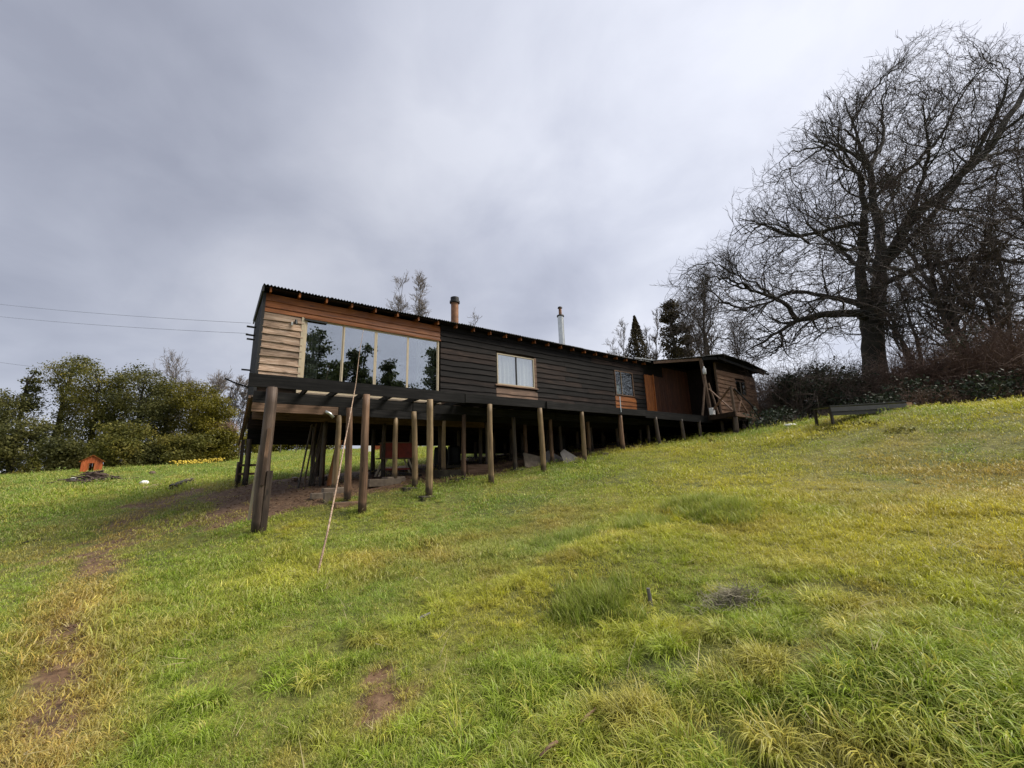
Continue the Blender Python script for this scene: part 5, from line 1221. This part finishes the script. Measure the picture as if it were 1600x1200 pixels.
MB().box((-w2, -dd/2+.03, .02), (w2, dd/2-.03, .04)).build('floor', M['under'], k)
MB().bar((-.13, -dd/2-.012, .04), (-.13, -dd/2-.012, .55), .04, .02, (0, 1, 0)).build('door_frame', M['amber_v'], k); MB().bar((.13, -dd/2-.012, .04), (.13, -dd/2-.012, .55), .04, .02, (0, 1, 0)).build('door_frame', M['amber_v'], k)
# heap of sticks in front of it
p = on_ground(146, 750, 21.5); k = empty('stick_heap', p); tag(k, 'low heap of grey broken branches and boards in front of the kennel', 'wood heap')
for i in range(84):
    a = rnd.gauss(0, .45)+(math.pi if rnd.random() < .5 else 0); r = abs(rnd.gauss(0, .55)); t = rnd.uniform(0, 6.28); cx, cy = math.cos(t)*r*1.5, math.sin(t)*r*.8
    ln = rnd.uniform(.35, 1.1); hgt_ = max(0.04, .55*(1-r/1.4))*rnd.uniform(.2, 1); sl = rnd.uniform(-.12, .22)*(1 if cx < 0 else -1)
    q = Vector((cx, cy, hgt_)); dv = Vector((math.cos(a), math.sin(a)*.6, sl)).normalized()*ln/2
    MB().tube([q-dv, q+Vector((0, 0, rnd.uniform(-.02, .02))), q+dv], [rnd.uniform(.015, .04)]*3, 6).build('branch', stick, k)
for a in (((-.2, -.1, .38), (1.15, .1, .16)), ((-.1, -.3, .36), (.7, -.4, .05)), ((.3, .4, .2), (1.4, .5, .12))): MB().bar(a[0], a[1], .10, .03).build('board', stick, k)
b = MB().box((-.14, -.06, 0), (.16, .06, .035)); b.build('board', M['amber'], k, (0, 0, .40))
def blob(name, px, py, size, mat, label, cat, Y=None, flat=.6, seed=0, dz=0.0):
    p = on_ground(px, py, Y); R_ = random.Random(seed); bm_v = []; bm_f = []; nu, nv = 12, 7
    ph = R_.uniform(0, 6)
    for j in range(nv+1):
        for i in range(nu):
            th = math.pi*j/nv; f = 2*math.pi*i/nu; rr = 1+.12*math.sin(3*f+ph)*math.sin(th)+.08*math.sin(5*th+f)
            bm_v.append((size[0]*math.sin(th)*math.cos(f)*rr, size[1]*math.sin(th)*math.sin(f)*rr, size[2]*math.cos(th)*rr+size[2]*.7))
    for j in range(nv):
        for i in range(nu): a = j*nu+i; c = j*nu+(i+1) % nu; bm_f.append((a, a+nu, c+nu, c))
    m_ = MB(); m_.v = bm_v; m_.f = bm_f; o = m_.build(name, mat, None, (p.x, p.y, p.z+dz), (0, 0, R_.uniform(0, 3)), smooth=True); return tag(o, label, cat)
blob('white_stone', 225, 754, (.24, .18, .13), M['white'], 'white rounded stone lying on the grass right of the stick heap', 'stone', 19.5, seed=1)
blob('white_bag', 116, 745, (.22, .16, .10), M['white'], 'crumpled white bag on the left end of the stick heap', 'bag', 21.4, seed=2, dz=.12)
blob('stump', 238, 741, (.18, .15, .12), stick, 'small dark stump in the grass below the daffodils', 'stump', 24, seed=3)
blob('white_bag', 1236, 667, (.30, .16, .07), M['white'], 'crumpled white bag lying flat on the grass right of the porch steps', 'bag', None, seed=4)
# fallen beam and board
p = at(268, 768); q = at(298, 757); k = MB().bar((0, 0, .12), (q.x-p.x, q.y-p.y, q.z-p.z+.16), .20, .24).build('fallen_beam', M['log_dark'], None, p); tag(k, 'dark weathered beam lying on the grass left of the cabin', 'beam')
p = at(226, 767); q = at(247, 761); k = MB().bar((0, 0, .11), (q.x-p.x, q.y-p.y, q.z-p.z+.12), .16, .06).build('fallen_board', M['natural'], None, p); tag(k, 'pale short board lying at the left end of the dark beam', 'board')
p = at(300, 766); q = at(303, 759); k = MB().bar((0, 0, .03), (q.x-p.x, q.y-p.y, q.z-p.z+.03), .05, .04).build('wood_scrap', M['natural'], None, p); tag(k, 'small pale wood scrap on bare ground right of the dark beam', 'wood scrap')
p = at(28, 852); q = at(66, 843); k = MB().tube([(0, 0, .02), ((q.x-p.x)*.4, (q.y-p.y)*.5, .06), (q.x-p.x, q.y-p.y, q.z-p.z+.02)], [.02, .025, .015], 7).build('fallen_branch', M['bark'], None, p, smooth=True); tag(k, 'dark crooked branch lying in the grass at the far left', 'branch')
# cane leaning past the window
pb = at(495, 903); cpts = [pb]
hit = lambda px, py, v: Vector(ray(px, py)*(v/(ray(px, py)@EV)))
vb_ = pb.x*EV[0]+pb.y*EV[1]
for t, px, py in ((.16, 511, 835), (.35, 526, 760), (.5, 537, 700), (.62, 546, 655), (.75, 556, 600), (.9, 562, 548), (1, 568, 515)):
    cpts.append(hit(px, py, vb_+(10.05-vb_)*min(1, t*1.33)+(t > .75)*(t-.75)*.6))
k = MB().tube([c-pb for c in cpts], [.016, .017, .015, .014, .012, .010, .007, .004], 7).build('cane', M['natural'], None, pb, smooth=True); tag(k, 'long thin pale cane leaning against the outer beam in front of the big window', 'cane')
# bench
A_ = Vector(gp(1284, 652, 12.2)); B_ = Vector(gp(1402, 640, 12.9)); c_ = (A_+B_)/2; g0 = gz1(c_.x, c_.y)
k = empty('bench', (c_.x, c_.y, g0), math.atan2(B_.y-A_.y, B_.x-A_.x)); tag(k, 'low long bench covered in black sheeting, standing on the grass before the hedge', 'bench')
L2 = (B_-A_).xy.length/2; zl = gp(1284, 637, 12.2)[2]-g0; zr = gp(1396, 630, 12.9)[2]-g0
MB().bar((-L2, 0, zl), (L2, 0, zr), .62, .035, (0, 0, 1)).build('seat', M['roof'], k)
MB().bar((-L2+.02, -.30, zl-.10), (L2-.02, -.30, zr-.12), .02, .13, (0, 0, 1)).build('side_board', greyish, k)
MB().bar((-L2+.05, -.285, zl-.22), (L2-.04, -.285, zr-.27), .02, .12, (0, 0, 1)).build('side_board', M['black'], k)
MB().box((L2-.02, -.30, zr-.16), (L2+.22, -.27, zr-.02)).build('end_board', M['cabin'], k); MB().box((L2-.02, -.30, zr-.33), (L2+.20, -.27, zr-.18)).build('end_board', M['cabin'], k)
for x, z_ in ((-L2+.06, zl), (L2-.08, zr)):
    for y in (-.26, .24): MB().box((x-.03, y-.03, -.25), (x+.03, y+.03, z_-.03)).build('leg', M['log_dark'], k)
MB().box((L2-.0, -.2, zr), (L2+.14, .0, zr+.06)).build('bracket', M['black'], k)
# fence posts
for i, (px, py, Y) in enumerate(((373, 712, 40), (390, 714, 40), (356, 712, 42), (413, 712, 44), (437, 710, 46), (462, 709, 47))):
    p = on_ground(px, py, Y); k = MB().tube([(0, 0, -.2), (.02, 0, .6), (.03, .01, 1.35+.1*(i % 2))], [.06, .055, .05], 7).build('fence_post', M['bark_far'], None, p)
    tag(k, ('grey fence post just left of the gable prop', 'grey fence post hidden partly behind the gable prop', 'grey fence post beside the yellow-green bush', 'fence post seen under the floor, leftmost', 'fence post seen under the floor, middle one', 'fence post seen under the floor, rightmost')[i], 'post', 'posts along the far hedge')
# power lines
for i, (a, c) in enumerate((((0, 470), (392, 505)), ((0, 490), (388, 521)), ((0, 558), (64, 572)), ((335, 602), (372, 604)))):
    A_ = Vector(gp(a[0]-(120 if i < 3 else 0), a[1]-(10 if i < 3 else 0), 30 if i < 2 else 34)); B_ = Vector(gp(c[0], c[1], 17.6)) if i < 2 else Vector(gp(c[0], c[1], 40))
    if i == 2: B_ = Vector(gp(96, 578, 38))
    if i == 3: A_ = Vector(gp(300, 601, 40)); B_ = Vector(gp(400, 606, 44))
    pts = [A_.lerp(B_, t/20)-Vector((0, 0, .5*4*(t/20)*(1-t/20)))*(.5 if i < 2 else .2) for t in range(21)]
    k = MB().tube([q-A_ for q in pts], .0065 if i < 2 else .009, 4).build('power_line', M['black'], None, A_)
    tag(k, ('upper overhead wire running to the gable end', 'lower overhead wire running to the gable end', 'overhead wire entering the evergreens at the left edge', 'short stretch of wire between the hedge trees and the poplars')[i], 'wire', 'overhead wires')
# small things on the deck and porch
def hw(u, v, z): return W(u, v, z)
p = hw(19.0, 10.15, 4.62); k = MB().tube([(0, 0, -.32), (0, 0, -.30), (0, 0, -.06), (0, 0, .02), (0, 0, .08)], [.06, .085, .085, .035, .03], 12).build('water_jug', M['white'], None, p-Vector((0, 0, .05)), smooth=True); tag(k, 'white plastic jug hanging beside the porch post', 'jug')
p = hw(18.85, 9.95, 2.19); k = MB().box((-.13, -.09, 0), (.13, .09, .34)).build('white_bucket', M['white'], None, p, (0, 0, HROT)); bevel(k, .03, 2); tag(k, 'white plastic container standing at the foot of the porch post', 'container')
# things stored under the cabin
def under(name, u, v, label, cat, rz=0.0): 
    q = W(u, v); e = empty(name, (q.x, q.y, gz1(q.x, q.y)), HROT+rz); return tag(e, label, cat)
red = plain('red_paint', (0.22, 0.018, 0.010), .5, 0, .35, 5, .1)
k = under('red_cabinet', 4.95, 14.1, 'red wooden cabinet raised on pale splayed trestle legs under the cabin', 'cabinet')
MB().box((-.5, -.25, .62), (.5, .25, 1.12)).build('body', red, k); MB().box((-.55, -.28, 1.12), (.55, .28, 1.16)).build('top', M['warm'], k); MB().box((-.62, -.28, .58), (.62, .28, .62)).build('shelf', M['warm'], k)
for s in (-1, 1):
    for y in (-.2, .2): MB().bar((s*.38, y, .58), (s*.68, y, -.1), .05, .05, (0, 1, 0)).build('leg', M['cream'], k)
MB().box((-.45, -.2, .2), (.45, -.17, .26)).build('stretcher', red, k)
k = under('door', 2.7, 13.6, 'orange-brown door panel leaning among the posts under the cabin', 'door'); MB().bar((0, 0, 0), (.25, .1, 1.35), .75, .04, (1, 0, 0)).build('panel', M['amber_v'], k)
for i, (u, v) in enumerate(((1.95, 14.2), (2.1, 14.3), (2.25, 14.2), (2.4, 14.4), (2.3, 14.1))):
    k = under('leaning_plank', u, v, '%s of the five dark planks leaning against the inner posts under the cabin' % ('leftmost', 'second from left', 'third from left', 'rightmost', 'fourth from left')[i], 'plank'); k['group'] = 'dark planks leaning under the cabin'
    MB().bar((0, 0, 0), (.30, .35, 2.0), .16, .035, (1, 0, 0)).build('board', M['warm_v'] if i % 2 else M['log_dark'], k)
def block(px, py, sx, sy, sz, mat, label, cat='block', Y=None, rz=0.0, name='concrete_block'):
    p = on_ground(px, py, Y); b = MB().box((-sx/2, -sy/2, -.05), (sx/2, sy/2, sz)).build(name, mat, None, p, (0, 0, HROT+rz)); bevel(b, .012, 2); return tag(b, label, cat)
block(505, 776, .62, .25, .10, M['pale_concrete'], 'pale flat slab at the edge of the bare soil left of the cane')
block(512, 783, .20, .22, .22, M['pale_concrete'], 'small pale block propping the flat slab left of the cane')
block(600, 757, .95, .3, .16, M['pale_concrete'], 'long pale slab on the soil between the third and fourth stilts')
block(541, 789, .6, .3, .08, M['warm'], 'flat mossy board at the foot of the leaning inner stilt', 'board', name='flat_board')
block(742, 739, .8, .5, .28, M['warm'], 'brown box-like slab pile behind the fourth outer stilt', name='brown_slab')
block(700, 744, .9, .5, .20, M['concrete'], 'dark slab lying left of the brown slab pile', name='dark_slab')
def slab(px, py, pts, th, mat, label, lean=(0, .5), rz=0.0, Y=None, name='stone_slab'):
    p = on_ground(px, py, Y); b = MB(); n = len(pts); b.v = [(x, 0, z) for x, z in pts]+[(x, th, z) for x, z in pts]
    b.f = [tuple(range(n)), tuple(range(2*n-1, n-1, -1))]+[(i, i+n, (i+1) % n+n, (i+1) % n) for i in range(n)]
    o = b.build(name, mat, None, p, (lean[1]*-1, 0, HROT+rz)); return tag(o, label, 'slab', 'broken slabs under the cabin')
greyslab = plain('grey_slab', (.13, .12, .115), .8, 0, .3, 6, .3)
slab(838, 728, [(-.5, 0), (.15, -.3), (.45, .15), (.3, .4), (-.35, .55)], .05, M['pale_concrete'], 'tan broken slab leaning behind the fifth outer stilt')
slab(868, 724, [(-.45, -.2), (.35, -.2), (.4, .25), (-.1, .55), (-.4, .4)], .05, greyslab, 'grey broken slab right of the tan one')
slab(890, 722, [(-.3, -.2), (.55, -.1), (.5, .2), (0, .55), (-.25, .4)], .05, greyslab, 'grey pointed slab, rightmost of the broken slabs')
R2 = random.Random(4)
for i in range(22):
    u, v = R2.uniform(.8, 16), R2.uniform(13, 17); L_ = R2.uniform(.4, 1.6); q = W(u, v)
    k = MB().box((-L_/2, -.07, 0), (L_/2, .07, R2.uniform(.03, .12))).build('scrap_board', R2.choice([M['under'], M['log_dark'], M['warm'], M['concrete']]), None, (q.x, q.y, gz1(q.x, q.y)+.01), (R2.uniform(-.05, .05), R2.uniform(-.05, .05), R2.uniform(0, 3)))
    tag(k, 'piece of scrap timber lying on the soil under the cabin', 'scrap timber', 'scrap timber under the cabin')
for i, (u, v) in enumerate(((7.2, 15.2), (7.9, 15.4), (13.2, 14.6))):
    k = under('barrel', u, v, ('black barrel under the cabin, left one of the pair', 'black barrel under the cabin, right one of the pair', 'black barrel under the right part of the cabin')[i], 'barrel'); MB().tube([(0, 0, 0), (0, 0, .1), (0, 0, .4), (0, 0, .7), (0, 0, .8)], [.24, .27, .29, .27, .24], 16).build('body', M['black'], k, smooth=True)
# far orange shed and white tank glimpsed under the floor
p = on_ground(597, 706, 46); k = empty('orange_shed', p); tag(k, 'small orange shed glimpsed between the stilts under the cabin', 'shed'); MB().box((-.9, -.9, 0), (.9, .9, 1.7)).build('wall', orange, k)
b = MB(); b.quadbox([(-1.1, -1.1, 1.7), (1.1, -1.1, 1.7), (1.1, 1.1, 1.7), (-1.1, 1.1, 1.7), (-.05, -1.1, 2.3), (.05, -1.1, 2.3), (.05, 1.1, 2.3), (-.05, 1.1, 2.3)]); b.build('roof', M['roof'], k)
p = on_ground(575, 713, 40); k = MB().tube([(0, 0, 0), (0, 0, 1.0), (0, 0, 1.15)], [.6, .6, .3], 16).build('white_tank', M['white'], None, p, smooth=False); tag(k, 'white tank glimpsed between the stilts left of the orange shed', 'tank')
# foreground litter
def stick_at(p0, p1, r, mat, label, name='stick', cat='stick', lift=.03):
    a = at(*p0); c = at(*p1); m_ = (c-a)/2+Vector((.01, .01, lift+.02)); k = MB().tube([(0, 0, lift), m_, c-a+Vector((0, 0, lift+.02))], [r, r*1.1, r*.8], 7).build(name, mat, None, a, smooth=True); return tag(k, label, cat)
stick_at((900, 1155), (932, 1128), .009, M['warm'], 'brown stick half buried in grass near the bottom of the view, upper one', lift=.05)
stick_at((845, 1200), (872, 1182), .010, M['warm'], 'brown stick at the bottom edge, lower one', lift=.05)
stick_at((640, 982), (672, 966), .014, greyslab, 'short stretch of grey hose showing in the grass', 'hose', 'hose', .03)
k = stick_at((1018, 950), (1015, 943), .02, greyslab, 'short grey metal stake stuck in the grass right of the dark tuft', 'stake', 'stake', .02)
p = at(1017, 955); k.data = MB().tube([(0, 0, -.02), (-.01, 0, .12), (-.015, 0, .17)], [.018, .018, .016], 8).mesh('stake'); k.data.materials.append(greyslab)
# heap of dead cut grass
R_ = np.random.RandomState(8); c = at(1145, 945); n_ = 700; a = R_.uniform(0, 6.28, n_); q = np.abs(R_.normal(size=n_))*.095
o3 = np.stack([c.x+np.cos(a)*q*1.5, c.y+np.sin(a)*q*.8, np.zeros(n_)], 1); o3[:, 2] = gz(o3[:, 0], o3[:, 1])+.03+np.maximum(0, .07-q*.25)*R_.random(n_)
d3 = unit(np.stack([R_.normal(size=n_), R_.normal(size=n_)*.6, R_.normal(size=n_)*.25], 1)); P_, Rr = grow(o3, d3, R_.uniform(.06, .18, n_), np.full(n_, .0022), .0012, 4, R_, .25, 0)
V, Fc = tubes(P_, Rr, 3); k = mesh_obj('dead_grass', np_mesh('dead_grass', V, Fc), plain('dead_grass', (.30, .27, .19), .9, 0, .3, 20, 0)); tag(k, 'greyish clump of dead matted grass right of the stake', 'dead grass', kind='stuff')
# daffodils and dandelions
def flowers(name, pts, col, label, hs, rr):
    m_ = MB(); R_ = random.Random(3)
    for x, y in pts:
        z = gz1(x, y); hh = hs*R_.uniform(.5, 1.3); r = rr*R_.uniform(.7, 1.2); n0 = len(m_.v)
        m_.v += [(x+math.cos(t*math.pi/3)*r, y+math.sin(t*math.pi/3)*r, z+hh+(.5*r if t % 2 else -.3*r)) for t in range(6)]+[(x, y, z+hh-.2*r), (x, y, z+hh+.9*r)]
        for t in range(6): m_.f += [(n0+t, n0+(t+1) % 6, n0+7), (n0+(t+1) % 6, n0+t, n0+6)]
    k = m_.build(name, col); tag(k, label, 'flowers', kind='stuff'); return k
fy = plain('yellow_petals', (.60, .44, .04), .6, 0, .15, 5, 0); R_ = random.Random(12); pts = []
for i in range(170):
    t = R_.random(); px = 268+t*82; p = gp(px, 731-t*11, 29.5+t*3); k_ = 1+R_.gauss(0, .03); pts.append((p[0]*k_+R_.gauss(0, .12), p[1]*k_))
flowers('daffodils', pts, fy, 'drift of yellow daffodils along the foot of the tree belt', .34, .055)
gp_ = [at(px, py) for px, py in ((1212, 660), (1312, 653), (1346, 657), (1290, 664), (1060, 712), (1150, 690), (1420, 760), (1330, 640), (1127, 708), (1090, 698), (1016, 713), (1395, 690))]
flowers('dandelions', [(q.x, q.y) for q in gp_], fy, 'scattered yellow dandelions in the grass near the bench', .09, .035)
# low weeds in front of the bench and along the stilts
gw = []
R_ = np.random.RandomState(77)
for px, py, sz in ((1360, 663, .22), (1300, 672, .2), (665, 855, .07), (1400, 675, .2), (905, 705, .2), (1120, 690, .18)):
    c = at(px, py)
    for i in range(26): gw.append((c.x+R_.normal()*sz, c.y+R_.normal()*sz, c.z+.03, .05, .05, .04))
V, Fc = leaves(gw, 1600, .07, R_, crad=.04); k = mesh_obj('weeds', np_mesh('weeds', V, Fc), M['leaf_olive']); tag(k, 'broad-leaved weeds in small patches on the slope', 'weeds', kind='stuff')
